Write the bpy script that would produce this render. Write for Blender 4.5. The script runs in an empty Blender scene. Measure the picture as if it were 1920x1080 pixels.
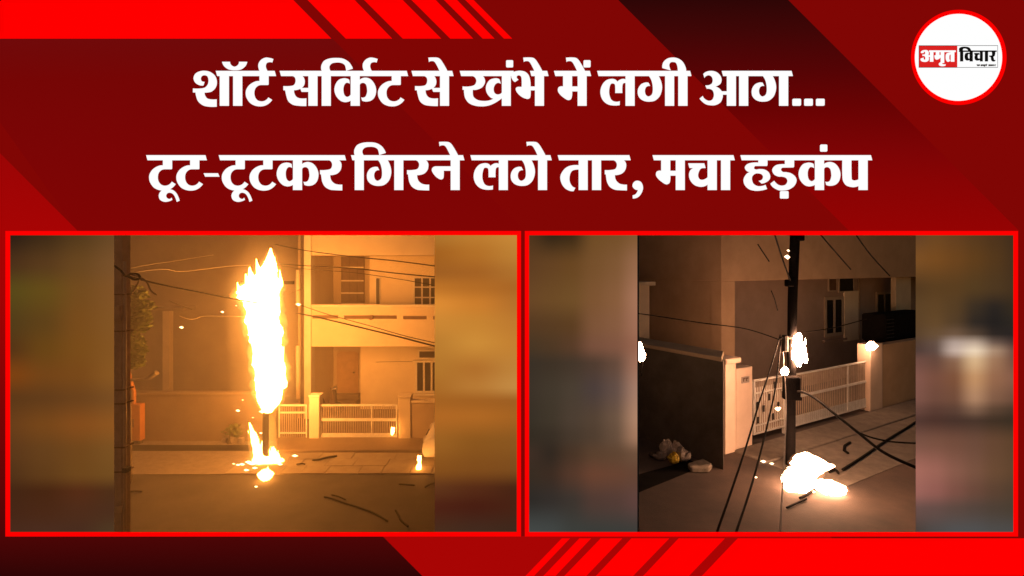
import bpy, bmesh, math, random
from mathutils import Vector, noise
from mathutils.geometry import tessellate_polygon

# ------------------------------------------------------------------ camera, world, light, exposure
S = bpy.context.scene
F = 960.0          # focal length in photo pixels (photo is 1920 wide)
HY = 500.0         # row of the horizon in the photo
EYE = 5.5          # eye height above the left street
cam_d = bpy.data.cameras.new('camera')
cam = bpy.data.objects.new('camera', cam_d)
S.collection.objects.link(cam)
cam_d.sensor_width = 36.0
cam_d.lens = 36.0 * F / 1920.0
cam_d.shift_y = -(540.0 - HY) / 1920.0
cam_d.clip_start = 0.05
cam_d.clip_end = 400
cam.location = (0, 0, EYE)
cam.rotation_euler = (math.pi / 2, 0, 0)
S.camera = cam

W = bpy.data.worlds.new('World')
S.world = W
W.use_nodes = True
wn = W.node_tree.nodes
sky = wn.new('ShaderNodeTexSky')
sky.sky_type = 'NISHITA'
sky.sun_disc = False
sky.sun_elevation = math.radians(2)
sky.sun_rotation = math.radians(200)
W.node_tree.links.new(sky.outputs[0], wn['Background'].inputs[0])
wn['Background'].inputs[1].default_value = 0.05          # night

moon_d = bpy.data.lights.new('moon', 'SUN')
moon_d.energy = 0.01
moon_d.angle = math.radians(0.5)
moon_d.color = (1.0, 0.95, 0.88)
moon = bpy.data.objects.new('moon', moon_d)
S.collection.objects.link(moon)
moon.location = (0, -10, 30)
moon.rotation_euler = (math.radians(50), 0, math.radians(20))

S.view_settings.view_transform = 'Standard'
S.view_settings.look = 'None'
S.view_settings.exposure = 0.0
S.view_settings.gamma = 1.0
S.view_settings.use_curve_mapping = False
S.cycles.max_bounces = 6
S.cycles.diffuse_bounces = 3
S.cycles.glossy_bounces = 2
S.cycles.volume_bounces = 1
S.cycles.transparent_max_bounces = 12
S.cycles.sample_clamp_indirect = 4.0
S.cycles.caustics_reflective = False
S.cycles.caustics_refractive = False
S.cycles.use_denoising = True

FIRE_L = 58.0      # radiance of the tall flame
FIRE_R = 70.0      # radiance of the fires in the other street
rnd = random.Random(7)

# ------------------------------------------------------------------ helpers
def lin(c):
    return tuple(((v / 255.0) / 12.92 if v / 255.0 <= 0.04045 else ((v / 255.0 + 0.055) / 1.055) ** 2.4) for v in c[:3])

def PX(px, d): return (px - 960.0) / F * d
def PZ(py, d): return EYE - (py - HY) / F * d
def P(px, py, d): return Vector((PX(px, d), d, PZ(py, d)))
def G(px, py, gz=0.0):                # a pixel on the ground of height gz
    d = F * (EYE - gz) / (py - HY)
    return Vector((PX(px, d), d, gz))

M = {}
def newmat(name):
    m = bpy.data.materials.new(name); m.use_nodes = True
    m.node_tree.nodes.clear()
    M[name] = m
    return m, m.node_tree.nodes, m.node_tree.links

def emis(name, rgb, strength=1.0, sample=False, linear=False):
    m, n, l = newmat(name)
    e = n.new('ShaderNodeEmission'); o = n.new('ShaderNodeOutputMaterial')
    e.inputs[0].default_value = (*(rgb if linear else lin(rgb)), 1); e.inputs[1].default_value = strength
    l.new(e.outputs[0], o.inputs[0])
    m.cycles.emission_sampling = 'FRONT_BACK' if sample else 'NONE'
    return m

def emis_ramp(name, stops, d):
    """print glowing by its own emission, no lamp behind; colour runs down the board; stops = [(photo row, rgb)]"""
    m, n, l = newmat(name)
    e = n.new('ShaderNodeEmission'); o = n.new('ShaderNodeOutputMaterial')
    g = n.new('ShaderNodeNewGeometry'); s = n.new('ShaderNodeSeparateXYZ')
    mr = n.new('ShaderNodeMapRange'); r = n.new('ShaderNodeValToRGB')
    y0, y1 = stops[0][0], stops[-1][0]
    mr.inputs[1].default_value = PZ(y0, d); mr.inputs[2].default_value = PZ(y1, d)
    l.new(g.outputs['Position'], s.inputs[0]); l.new(s.outputs[2], mr.inputs[0]); l.new(mr.outputs[0], r.inputs[0])
    els = r.color_ramp.elements
    while len(els) < len(stops): els.new(0.5)
    for el, (y, c) in zip(els, stops):
        el.position = (y - y0) / (y1 - y0); el.color = (*lin(c), 1)
    l.new(r.outputs[0], e.inputs[0]); l.new(e.outputs[0], o.inputs[0])
    m.cycles.emission_sampling = 'NONE'
    return m

def surf(name, c1, c2=None, rough=0.85, scale=3.0, bump=0.0, bscale=40.0, metal=0.0, detail=6.0, spec=0.3):
    """procedural surface: two tones mixed by noise, fine relief"""
    m, n, l = newmat(name)
    b = n.new('ShaderNodeBsdfPrincipled'); o = n.new('ShaderNodeOutputMaterial')
    tc = n.new('ShaderNodeTexCoord')
    nz = n.new('ShaderNodeTexNoise'); nz.inputs['Scale'].default_value = scale; nz.inputs['Detail'].default_value = detail
    nz.inputs['Roughness'].default_value = 0.65
    r = n.new('ShaderNodeValToRGB')
    c2 = c2 or tuple(v * 0.75 for v in c1)
    r.color_ramp.elements[0].position = 0.35; r.color_ramp.elements[0].color = (*c2, 1)
    r.color_ramp.elements[1].position = 0.65; r.color_ramp.elements[1].color = (*c1, 1)
    l.new(tc.outputs['Object'], nz.inputs['Vector']); l.new(nz.outputs[0], r.inputs[0])
    l.new(r.outputs[0], b.inputs['Base Color'])
    b.inputs['Roughness'].default_value = rough; b.inputs['Metallic'].default_value = metal
    b.inputs['Specular IOR Level'].default_value = spec
    if bump:
        n2 = n.new('ShaderNodeTexNoise'); n2.inputs['Scale'].default_value = bscale; n2.inputs['Detail'].default_value = 4
        bp = n.new('ShaderNodeBump'); bp.inputs['Strength'].default_value = bump; bp.inputs['Distance'].default_value = 0.02
        l.new(tc.outputs['Object'], n2.inputs['Vector']); l.new(n2.outputs[0], bp.inputs['Height']); l.new(bp.outputs[0], b.inputs['Normal'])
    l.new(b.outputs[0], o.inputs[0])
    return m

def vol_emis(name, rgb, strength):
    m, n, l = newmat(name)
    e = n.new('ShaderNodeEmission'); o = n.new('ShaderNodeOutputMaterial')
    e.inputs[0].default_value = (*rgb, 1); e.inputs[1].default_value = strength
    l.new(e.outputs[0], o.inputs['Volume'])
    m.cycles.emission_sampling = 'NONE'
    return m

def link(o): S.collection.objects.link(o); return o
def rootloc(o):
    v = Vector((0, 0, 0))
    while o is not None:
        v += o.location; o = o.parent
    return v
def tag(o, label=None, cat=None, group=None, kind=None):
    if label: o['label'] = label
    if cat: o['category'] = cat
    if group: o['group'] = group
    if kind: o['kind'] = kind
    return o
def thing(name, loc, label, cat, group=None):
    o = link(bpy.data.objects.new(name, None)); o.location = loc; o.empty_display_size = 0.1
    return tag(o, label, cat, group)

IDENT = lambda x, y, z: Vector((x, y, z))
class MB:
    def __init__(s, xf=IDENT): s.v = []; s.f = []; s.xf = xf
    def add(s, vs, fs):
        k = len(s.v); s.v += [s.xf(*p) for p in vs]; s.f += [tuple(i + k for i in f) for f in fs]; return s
    def box(s, x0, x1, y0, y1, z0, z1):
        return s.add([(x0,y0,z0),(x1,y0,z0),(x1,y1,z0),(x0,y1,z0),(x0,y0,z1),(x1,y0,z1),(x1,y1,z1),(x0,y1,z1)],
              [(0,3,2,1),(4,5,6,7),(0,1,5,4),(1,2,6,5),(2,3,7,6),(3,0,4,7)])
    def prism_xz(s, pts, y0, y1):
        """polygon in x,z extruded along y"""
        n = len(pts)
        tris = tessellate_polygon([[Vector((p[0], p[1], 0)) for p in pts]])
        vs = [(p[0], y0, p[1]) for p in pts] + [(p[0], y1, p[1]) for p in pts]
        fs = [tuple(t) for t in tris] + [tuple(i + n for i in reversed(t)) for t in tris]
        fs += [(i, (i + 1) % n, (i + 1) % n + n, i + n) for i in range(n)]
        return s.add(vs, fs)
    def prism_xy(s, pts, z0, z1):
        n = len(pts)
        tris = tessellate_polygon([[Vector((p[0], p[1], 0)) for p in pts]])
        vs = [(p[0], p[1], z0) for p in pts] + [(p[0], p[1], z1) for p in pts]
        fs = [tuple(t) for t in tris] + [tuple(i + n for i in reversed(t)) for t in tris]
        fs += [(i, (i + 1) % n, (i + 1) % n + n, i + n) for i in range(n)]
        return s.add(vs, fs)
    def tube(s, pts, r, n=7, closed_ends=True):
        pts = [Vector(p) for p in pts]; rs = r if isinstance(r, (list, tuple)) else [r] * len(pts)
        k = len(s.v); rings = []
        up = Vector((0, 0, 1))
        for i, p in enumerate(pts):
            t = (pts[min(i + 1, len(pts) - 1)] - pts[max(i - 1, 0)]).normalized()
            a = t.cross(up)
            if a.length < 0.05: a = t.cross(Vector((1, 0, 0)))
            a.normalize(); b = t.cross(a)
            rings.append([p + (a * math.cos(2 * math.pi * j / n) + b * math.sin(2 * math.pi * j / n)) * rs[i] for j in range(n)])
        vs = [tuple(v) for ring in rings for v in ring]
        fs = [(i * n + j, i * n + (j + 1) % n, (i + 1) * n + (j + 1) % n, (i + 1) * n + j) for i in range(len(pts) - 1) for j in range(n)]
        if closed_ends: fs += [tuple(reversed(range(n))), tuple(range((len(pts) - 1) * n, len(pts) * n))]
        return s.add(vs, fs)
    def wheel(s, c, r, w, n=24, axis='y'):
        vs = []; fs = []
        for k in (-1, 1):
            for j in range(n):
                a = 2 * math.pi * j / n
                if axis == 'y': vs.append((c[0] + r * math.cos(a), c[1] + k * w / 2, c[2] + r * math.sin(a)))
                else: vs.append((c[0] + k * w / 2, c[1] + r * math.cos(a), c[2] + r * math.sin(a)))
        fs = [(j, (j + 1) % n, n + (j + 1) % n, n + j) for j in range(n)] + [tuple(range(n)), tuple(range(2 * n - 1, n - 1, -1))]
        return s.add(vs, fs)
    def build(s, name, mat, parent=None, bevel=0.0, smooth=False, seg=1):
        org = rootloc(parent) if parent is not None else Vector((0, 0, 0))
        me = bpy.data.meshes.new(name)
        me.from_pydata([tuple(p - org) for p in s.v], [], s.f)
        bm = bmesh.new(); bm.from_mesh(me)
        bmesh.ops.recalc_face_normals(bm, faces=bm.faces)
        if bevel:
            bmesh.ops.bevel(bm, geom=[e for e in bm.edges if e.is_manifold and e.calc_face_angle(0) > 0.5], offset=bevel, segments=seg, affect='EDGES', clamp_overlap=True)
        bm.to_mesh(me); bm.free()
        if smooth: me.shade_smooth()
        me.materials.append(M[mat])
        o = link(bpy.data.objects.new(name, me))
        if parent is not None: o.parent = parent
        return o

def spline(pts, k=8, closed=False):
    """Catmull-Rom through 3D points"""
    pts = [Vector(p) for p in pts]; out = []
    n = len(pts)
    for i in range(n - 1):
        p0, p1, p2, p3 = pts[max(i - 1, 0)], pts[i], pts[i + 1], pts[min(i + 2, n - 1)]
        for j in range(k):
            t = j / k
            out.append(0.5 * ((2 * p1) + (p2 - p0) * t + (2 * p0 - 5 * p1 + 4 * p2 - p3) * t * t + (3 * p1 - p0 - 3 * p2 + p3) * t ** 3))
    out.append(pts[-1])
    return out

def cable(pts, r, mat, label, cat='cable', name='cable', group=None, k=8):
    o = MB().tube(spline(pts, k), r, 6).build(name, mat, smooth=True)
    return tag(o, label, cat, group)

# ------------------------------------------------------------------ materials
MAIN = (128, 6, 4)
emis('print_red', (255, 0, 0)); emis('print_white', (255, 255, 255)); emis('print_main', MAIN)  # board print is given emission so its colours stay exact
emis('print_black', (16, 14, 12)); emis('print_logo_red', (219, 35, 33)); emis('print_grey', (70, 66, 64))
D0 = 3.0                                   # distance of the board's face
emis_ramp('print_band_left', [(72, (112, 10, 10)), (150, (118, 6, 5)), (300, (124, 5, 5)), (430, (128, 5, 4)), (700, (150, 5, 4)), (1006, (168, 5, 4)), (1080, (168, 5, 4))], D0)
emis_ramp('print_band_corner', [(250, (150, 6, 6)), (300, (156, 5, 5)), (430, (166, 4, 4)), (560, (160, 4, 4)), (760, (120, 5, 5)), (1006, (75, 6, 6)), (1080, (46, 5, 5)), (1300, (20, 3, 3))], D0)
emis_ramp('print_band_dark', [(-60, (30, 6, 6)), (0, (46, 6, 6)), (60, (64, 6, 6)), (130, (84, 4, 5)), (200, (104, 3, 3)), (280, (124, 4, 5)), (340, (136, 4, 4)), (430, (148, 3, 3)), (560, (155, 3, 3))], D0)

surf('asphalt', (0.085, 0.075, 0.065), (0.055, 0.05, 0.045), 0.8, 1.2, 0.5, 60)
surf('paving', (0.34, 0.29, 0.22), (0.24, 0.20, 0.15), 0.85, 1.6, 0.6, 30)
surf('kerb_concrete', (0.26, 0.22, 0.18), (0.19, 0.16, 0.13), 0.9, 4, 0.4, 50)
surf('dirt', (0.09, 0.075, 0.06), (0.05, 0.042, 0.034), 0.95, 3, 0.8, 25)
surf('drain_shade', (0.014, 0.013, 0.012), (0.009, 0.008, 0.008), 0.9, 4, spec=0.05)  # near-black tone stands in for the shade inside open drains
surf('cream_plaster', (0.72, 0.62, 0.46), (0.64, 0.54, 0.40), 0.8, 1.5, 0.15, 60)
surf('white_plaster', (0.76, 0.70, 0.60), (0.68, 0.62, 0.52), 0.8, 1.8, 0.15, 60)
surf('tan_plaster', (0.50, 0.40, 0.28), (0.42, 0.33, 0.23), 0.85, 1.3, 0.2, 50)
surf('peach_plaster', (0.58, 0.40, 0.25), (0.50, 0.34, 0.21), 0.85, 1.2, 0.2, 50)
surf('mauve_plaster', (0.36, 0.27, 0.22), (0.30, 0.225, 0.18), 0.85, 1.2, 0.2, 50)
surf('pink_plaster', (0.74, 0.58, 0.46), (0.66, 0.51, 0.40), 0.8, 1.8, 0.15, 60)
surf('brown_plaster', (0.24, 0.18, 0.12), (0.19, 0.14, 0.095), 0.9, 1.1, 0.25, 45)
surf('grey_plaster', (0.30, 0.27, 0.23), (0.23, 0.20, 0.17), 0.9, 1.4, 0.3, 45)
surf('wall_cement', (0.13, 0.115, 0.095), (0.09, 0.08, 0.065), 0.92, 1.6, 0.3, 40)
surf('white_metal', (0.74, 0.72, 0.68), (0.62, 0.59, 0.54), 0.45, 6, 0, 1)
surf('bar_paint', (0.42, 0.34, 0.27), (0.34, 0.27, 0.21), 0.5, 6)
surf('muted_frame', (0.42, 0.34, 0.26), (0.36, 0.29, 0.22), 0.6, 5)
surf('worn_asphalt', (0.15, 0.105, 0.085), (0.075, 0.065, 0.06), 0.9, 0.45, 0.6, 40, detail=9)
surf('window_frame', (0.70, 0.66, 0.58), (0.62, 0.58, 0.5), 0.5, 5)
surf('door_wood', (0.42, 0.26, 0.14), (0.34, 0.21, 0.11), 0.6, 4)
surf('glass_dark', (0.02, 0.02, 0.02), (0.015, 0.015, 0.015), 0.12, 2)
surf('dark_iron', (0.05, 0.042, 0.038), (0.03, 0.026, 0.024), 0.6, 5, 0.2, 40)
surf('rust_iron', (0.17, 0.10, 0.06), (0.11, 0.065, 0.04), 0.75, 5, 0.3, 40)
surf('pole_paint', (0.42, 0.32, 0.24), (0.30, 0.23, 0.17), 0.7, 5, 0.25, 40)
surf('pole_edge', (0.50, 0.40, 0.28), (0.40, 0.31, 0.21), 0.6, 5)  # paler pole tone for its firelit edge; one clamp shares it
surf('charred', (0.014, 0.012, 0.012), (0.008, 0.007, 0.007), 0.9, 6, 0.4, 30, spec=0.05)
surf('box_orange', (0.55, 0.22, 0.06), (0.46, 0.18, 0.05), 0.6, 3, 0.1, 30)
surf('cable_black', (0.02, 0.018, 0.016), (0.014, 0.012, 0.011), 0.8, 8, spec=0.05)
surf('cable_pale', (0.22, 0.18, 0.13), (0.16, 0.13, 0.09), 0.6, 8)
surf('leaf', (0.12, 0.15, 0.03), (0.07, 0.10, 0.02), 0.7, 9)
surf('bark', (0.12, 0.09, 0.06), (0.08, 0.06, 0.04), 0.9, 8, 0.4, 20)
surf('car_paint', (0.62, 0.60, 0.56), (0.60, 0.58, 0.54), 0.3, 1)
surf('tyre', (0.02, 0.02, 0.02), None, 0.85, 8)
surf('chrome', (0.6, 0.6, 0.6), (0.5, 0.5, 0.5), 0.2, 3, metal=1.0)
surf('stone', (0.34, 0.29, 0.23), (0.22, 0.18, 0.14), 0.9, 5, 0.6, 20)
surf('bag_yellow', (0.62, 0.44, 0.05), (0.5, 0.35, 0.04), 0.5, 6)
surf('bag_grey', (0.30, 0.26, 0.23), (0.2, 0.17, 0.15), 0.6, 6)
surf('bag_white', (0.55, 0.48, 0.42), (0.42, 0.36, 0.3), 0.6, 6)
surf('scooter_body', (0.10, 0.05, 0.03), None, 0.4, 4)
surf('plate', (0.40, 0.34, 0.30), None, 0.5, 6)
FC = (1.0, 0.345, 0.055)
emis('flame_core', FC, FIRE_L, True, True)
emis('flame_small', FC, FIRE_L * 0.6, True, True)
emis('spark', (1.0, 0.6, 0.25), 8.0, False, True)
vol_emis('flame_fringe', (1.0, 0.38, 0.06), 2.2)
FC2 = (1.0, 0.50, 0.27)
emis('flame_core_pale', FC2, FIRE_R, True, True)
emis('flame_hot_pale', FC2, FIRE_R * 5.0, True, True)
emis('flame_ground_pale', FC2, FIRE_R * 0.45, True, True)
emis('spark_pale', (1.0, 0.6, 0.35), 6.0, False, True)
vol_emis('flame_fringe_pale', (1.0, 0.40, 0.16), 1.6)

# ------------------------------------------------------------------ the headline board
DP = lambda layer: D0 - 0.004 * layer       # each layer lies 4 mm in front of the one below
board = thing('news_board', (0, D0, 3.0), 'large red news headline board with white lettering and two framed openings', 'board')

def plate(name, pts, layer, mat, parent, thick=0.0035):
    d = DP(layer)
    o = MB().prism_xz([(PX(x, d), PZ(y, d)) for x, y in pts], d, d + thick).build(name, mat, parent)
    return o
LO, RO = (214, 441, 815, 998), (1198, 441, 1717, 998)          # the two openings
XL, XR, YT, YB = -320, 2240, -220, 1300
mb = MB()
for x0, y0, x1, y1 in ((XL, YT, XR, 437), (XL, 1002, XR, YB), (XL, 437, 209, 1002), (820, 437, 1193, 1002), (1722, 437, XR, 1002)):
    mb.box(PX(x0, D0), PX(x1, D0), D0, D0 + 0.004, PZ(y1, D0), PZ(y0, D0))
base = mb.build('base_panel', 'print_main', board)

def clip_poly(pts, y0, y1):
    def half(ps, yy, keep_below):
        out = []
        for i, p in enumerate(ps):
            q = ps[(i + 1) % len(ps)]
            inp = (p[1] <= yy) if keep_below else (p[1] >= yy)
            inq = (q[1] <= yy) if keep_below else (q[1] >= yy)
            if inp: out.append(p)
            if inp != inq:
                t = (yy - p[1]) / (q[1] - p[1]); out.append((p[0] + (q[0] - p[0]) * t, yy))
        return out
    return half(half(pts, y0, False), y1, True)
# colour bands: slanted 45 degrees; above and below the pictures
for mat, a, b in (('print_band_left', -288, 551), ('print_band_dark', 1160, 1478)):
    for y0, y1 in ((YT, 433), (1006, YB)):
        if mat == 'print_band_dark' and y0 > 900: continue
        pts = [(a + y0, y0), (b + y0, y0), (b + y1, y1), (a + y1, y1)]
        pts = [(max(min(x, XR), XL), y) for x, y in pts]
        plate('colour_band', pts, 1, mat, board)
plate('colour_band', [(XL, XL + 288), (0, 288), (145, 433), (XL, 433)], 1, 'print_band_corner', board)
plate('colour_band', [(XL, 433), (18, 433), (18, 1006), (XL, 1006)], 1, 'print_band_corner', board)
plate('colour_band', [(XL, 1006), (718, 1006), (718 + YB - 1006, YB), (XL, YB)], 1, 'print_band_corner', board)
def slant(x0, x1, x2, x3, y0, y1, ext):
    """stripe: top x0..x1 at y0, bottom x2..x3 at y1, carried on past the frame to row ext"""
    if ext < y0:
        k = (ext - y0) / (y1 - y0); return [(x0 + (x2 - x0) * k, ext), (x1 + (x3 - x1) * k, ext), (x3, y1), (x2, y1)]
    k = (ext - y0) / (y1 - y0); return [(x0, y0), (x1, y0), (x1 + (x3 - x1) * k, ext), (x0 + (x2 - x0) * k, ext)]
plate('stripe', [(XL, YT), (550 - 217, YT), (621, 72), (XL, 72)], 2, 'print_red', board)
for a in ((577, 665, 648, 735), (683, 755, 755, 827), (772, 817, 844, 887), (833, 857, 905, 927), (873, 888, 945, 960)):
    plate('stripe', slant(*a, 0, 72, YT), 2, 'print_red', board)
for a in ((1053.4, 1068.3, 985.9, 1001.2), (1086.5, 1108, 1019.4, 1041.5), (1126.5, 1166.5, 1058.7, 1099.4), (1184, 1254.7, 1118, 1187), (1272.6, 1359, 1206.8, 1291.8)):
    plate('stripe', slant(*a, 1010, 1080, YB), 2, 'print_red', board)
plate('stripe', [(1383.6, 1010), (XR, 1010), (XR, YB), (1383.6 - 66.6 * (YB - 1010) / 70, YB)], 2, 'print_red', board)
# picture frames: a ring of four bars each
for x0, y0, x1, y1 in ((10, 433, 977, 1006), (984, 433, 1909, 1006)):
    d = DP(3); mb = MB()
    for a, b, c, e in ((x0, y0, x1, y0 + 8), (x0, y1 - 8, x1, y1), (x0, y0 + 8, x0 + 8, y1 - 8), (x1 - 8, y0 + 8, x1, y1 - 8)):
        mb.box(PX(a, d), PX(c, d), d, d + 0.0035, PZ(e, d), PZ(b, d))
    mb.build('picture_frame', 'print_red', board)

# blurred printed panels beside the openings
def blurred(x0, x1, zy, rows):
    d = DP(2)
    nx, nz = 28, 72
    ncol = len(rows[0]); zs = [441 + (z - 30) / 1020.0 * 557 for z in zy]
    L = [[Vector(lin(c)) for c in r] for r in rows]
    def cr(vals, t):                       # smooth interpolation over a list
        i = min(int(t), len(vals) - 2); f = t - i; f = f * f * (3 - 2 * f) * 0.6 + f * 0.4
        return vals[i].lerp(vals[i + 1], f)
    def at(u, py):
        for i in range(len(zs) - 1):
            if py <= zs[i + 1] or i == len(zs) - 2: break
        t = i + max(0, min(1, (py - zs[i]) / (zs[i + 1] - zs[i])))
        return cr([cr(r, u * (ncol - 1)) for r in L], t)
    vs, fs, cols = [], [], []
    for j in range(nz + 1):
        py = 441 + 557 * j / nz
        for i in range(nx + 1):
            u = i / nx; p = P(x0 + (x1 - x0) * u, py, d)
            vs.append(tuple(p - board.location)); c = at(u, py); cols.append((c.x, c.y, c.z, 1))
    for j in range(nz):
        for i in range(nx):
            k = j * (nx + 1) + i; fs.append((k, k + nx + 1, k + nx + 2, k + 1))
    me = bpy.data.meshes.new('blurred_panel'); me.from_pydata(vs, [], fs)
    at_ = me.color_attributes.new('print', 'FLOAT_COLOR', 'POINT')
    for i, c in enumerate(cols): at_.data[i].color = c
    me.materials.append(M['print_blur'])
    o = link(bpy.data.objects.new('blurred_panel', me)); o.parent = board
m, n, l = newmat('print_blur')
_a = n.new('ShaderNodeAttribute'); _a.attribute_name = 'print'
_e = n.new('ShaderNodeEmission'); _o = n.new('ShaderNodeOutputMaterial')
l.new(_a.outputs['Color'], _e.inputs[0]); l.new(_e.outputs[0], _o.inputs[0]); m.cycles.emission_sampling = 'NONE'
blurred(18, 214, (30, 130, 220, 330, 420, 510, 590, 680, 770, 850, 910, 980, 1050), [
 [(45,30,20),(62,42,22),(85,58,28),(105,72,38)], [(75,48,25),(88,58,28),(105,70,32),(120,80,42)],
 [(88,72,25),(100,75,25),(115,75,30),(128,82,38)], [(82,60,25),(95,65,25),(120,75,28),(130,84,36)],
 [(85,52,22),(105,68,22),(122,76,26),(132,84,34)], [(125,65,18),(115,68,24),(120,72,26),(136,86,34)],
 [(92,56,24),(98,60,26),(108,66,28),(120,76,34)], [(105,62,26),(118,70,26),(132,76,28),(140,84,32)],
 [(92,56,26),(102,64,28),(112,70,28),(122,80,34)], [(82,50,24),(96,60,26),(110,70,28),(115,76,32)],
 [(68,38,20),(72,38,18),(85,44,22),(78,46,24)], [(70,38,22),(74,40,22),(78,44,26),(76,46,28)],
 [(72,42,28),(74,44,30),(72,44,30),(78,56,34)]])
blurred(815, 969, (30, 90, 160, 210, 265, 330, 400, 490, 550, 600, 650, 740, 830, 900, 960, 1050), [
 [(176,116,45),(190,124,48),(200,136,56)], [(165,98,32),(180,112,40),(190,128,52)], [(160,95,35),(165,98,36),(175,112,45)],
 [(190,115,40),(180,108,38),(170,102,38)], [(222,140,52),(205,126,45),(180,112,44)], [(205,135,52),(200,132,50),(190,122,48)],
 [(188,125,48),(205,140,56),(195,128,50)], [(180,118,45),(178,112,44),(190,130,58)], [(172,108,40),(185,122,52),(195,138,68)],
 [(165,98,34),(162,96,34),(158,94,34)], [(178,104,36),(176,104,36),(165,98,34)], [(155,96,34),(140,86,30),(138,86,32)],
 [(135,80,28),(128,76,28),(125,76,30)], [(95,52,26),(85,42,22),(72,36,20)], [(78,34,20),(72,30,18),(72,34,20)], [(72,44,28),(66,42,30),(62,40,28)]])
blurred(992, 1195, (30, 130, 250, 340, 410, 470, 560, 660, 720, 780, 850, 940, 1050), [r[:4] + [tuple(0.75 * a + 0.25 * b for a, b in zip(r[3], r[4])), r[4]] for r in [
 [(78,52,28),(52,38,22),(60,42,22),(112,76,38),(128,88,52)], [(95,62,34),(100,66,34),(105,70,34),(118,80,44),(150,104,74)],
 [(105,70,38),(108,74,38),(112,78,40),(125,84,50),(165,115,88)], [(85,58,34),(88,60,34),(92,62,34),(125,84,56),(160,110,86)],
 [(72,54,36),(78,56,36),(88,60,40),(120,80,60),(150,100,78)], [(58,48,38),(62,50,38),(68,54,42),(80,60,48),(160,112,90)],
 [(60,50,40),(66,56,44),(74,62,50),(76,62,58),(165,125,105)], [(56,48,38),(64,54,42),(76,62,50),(84,66,52),(175,132,105)],
 [(52,44,34),(56,46,36),(70,56,44),(80,62,48),(165,122,95)], [(62,46,36),(50,40,32),(72,52,38),(90,64,46),(110,80,60)],
 [(56,44,34),(60,44,34),(84,56,42),(105,66,48),(100,68,52)], [(46,42,38),(52,46,42),(60,52,46),(80,58,50),(95,66,60)],
 [(68,72,70),(66,70,68),(60,62,58),(58,60,56),(60,60,56)]]])
blurred(1717, 1901, (30, 110, 210, 280, 330, 372, 400, 425, 460, 520, 590, 630, 665, 740, 840, 910, 970, 1050), [
 [(100,66,38),(108,70,34),(100,64,32),(88,58,30),(78,52,28),(66,46,28)], [(122,78,36),(118,74,32),(108,68,30),(96,62,28),(84,56,28),(70,48,28)],
 [(84,58,32),(90,62,32),(90,62,32),(84,60,32),(78,56,32),(70,50,30)], [(92,66,38),(96,68,38),(86,62,36),(58,46,34),(42,36,32),(52,42,30)],
 [(92,66,40),(100,72,42),(84,62,40),(48,40,34),(36,32,30),(44,38,32)], [(90,66,44),(104,78,54),(112,86,66),(84,66,52),(46,38,34),(42,36,34)],
 [(84,62,50),(100,78,66),(180,158,146),(190,166,146),(110,88,76),(74,56,50)], [(80,60,54),(96,74,66),(200,176,162),(238,214,184),(172,140,114),(110,78,66)],
 [(112,76,66),(104,72,60),(138,100,76),(216,178,134),(160,118,88),(116,80,64)], [(130,86,74),(120,78,62),(126,82,58),(194,144,100),(150,104,76),(134,92,72)],
 [(126,84,72),(112,74,60),(114,76,58),(176,132,100),(130,92,70),(112,78,60)], [(104,70,60),(90,60,50),(92,64,52),(124,92,72),(90,66,50),(74,56,42)],
 [(82,55,48),(76,50,42),(72,50,42),(72,52,42),(64,48,36),(58,46,34)], [(122,82,68),(120,80,64),(114,76,60),(108,74,58),(102,70,50),(94,66,44)],
 [(166,106,92),(156,100,86),(136,90,74),(120,82,64),(106,74,52),(96,68,46)], [(156,100,90),(146,92,82),(124,80,68),(106,72,58),(92,66,50),(82,62,46)],
 [(104,78,72),(100,76,70),(92,72,64),(84,68,60),(78,64,54),(74,62,50)], [(74,64,58),(78,74,72),(80,80,80),(80,80,80),(78,76,74),(76,74,72)]])
plate('edge_strip', [(1195, 441), (1198, 441), (1198, 998), (1195, 998)], 2, 'print_black', board)

# ---- lettering: outlines in ninths of a photo pixel, y down from the top of the head bar; 'x,y' corner, 'x,y~' smooth
def outline(txt):
    pts = []
    for t in txt.split():
        s = t.endswith('~'); x, y = t.rstrip('~').split(','); pts.append((float(x), float(y), s))
    return pts
def smooth_poly(pts, k=6):
    n = len(pts); out = []
    for i in range(n):
        p1, p2 = pts[i], pts[(i + 1) % n]
        if not p1[2] and not p2[2]:
            out.append((p1[0], p1[1])); continue
        p0 = pts[i - 1] if p1[2] else p1
        p3 = pts[(i + 2) % n] if p2[2] else p2
        d12 = math.hypot(p2[0] - p1[0], p2[1] - p1[1])
        def tang(a, b, c):                 # tangent at b, scaled by chord
            l1 = math.hypot(b[0] - a[0], b[1] - a[1]); l2 = math.hypot(c[0] - b[0], c[1] - b[1])
            if l1 < 1e-6 or l2 < 1e-6: return None
            return ((c[0] - a[0]) / (l1 + l2), (c[1] - a[1]) / (l1 + l2))
        t1 = tang(p0, p1, p2) if p1[2] else None
        t2 = tang(p1, p2, p3) if p2[2] else None
        if t1 is None and t2 is not None: t1 = (2 * (p2[0] - p1[0]) / d12 - t2[0], 2 * (p2[1] - p1[1]) / d12 - t2[1])
        if t2 is None and t1 is not None: t2 = (2 * (p2[0] - p1[0]) / d12 - t1[0], 2 * (p2[1] - p1[1]) / d12 - t1[1])
        for j in range(k):
            t = j / k; h1 = 2 * t ** 3 - 3 * t * t + 1; h2 = t ** 3 - 2 * t * t + t; h3 = -2 * t ** 3 + 3 * t * t; h4 = t ** 3 - t * t
            out.append((h1 * p1[0] + h2 * d12 * t1[0] + h3 * p2[0] + h4 * d12 * t2[0], h1 * p1[1] + h2 * d12 * t1[1] + h3 * p2[1] + h4 * d12 * t2[1]))
    return out
GL = {}
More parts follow.
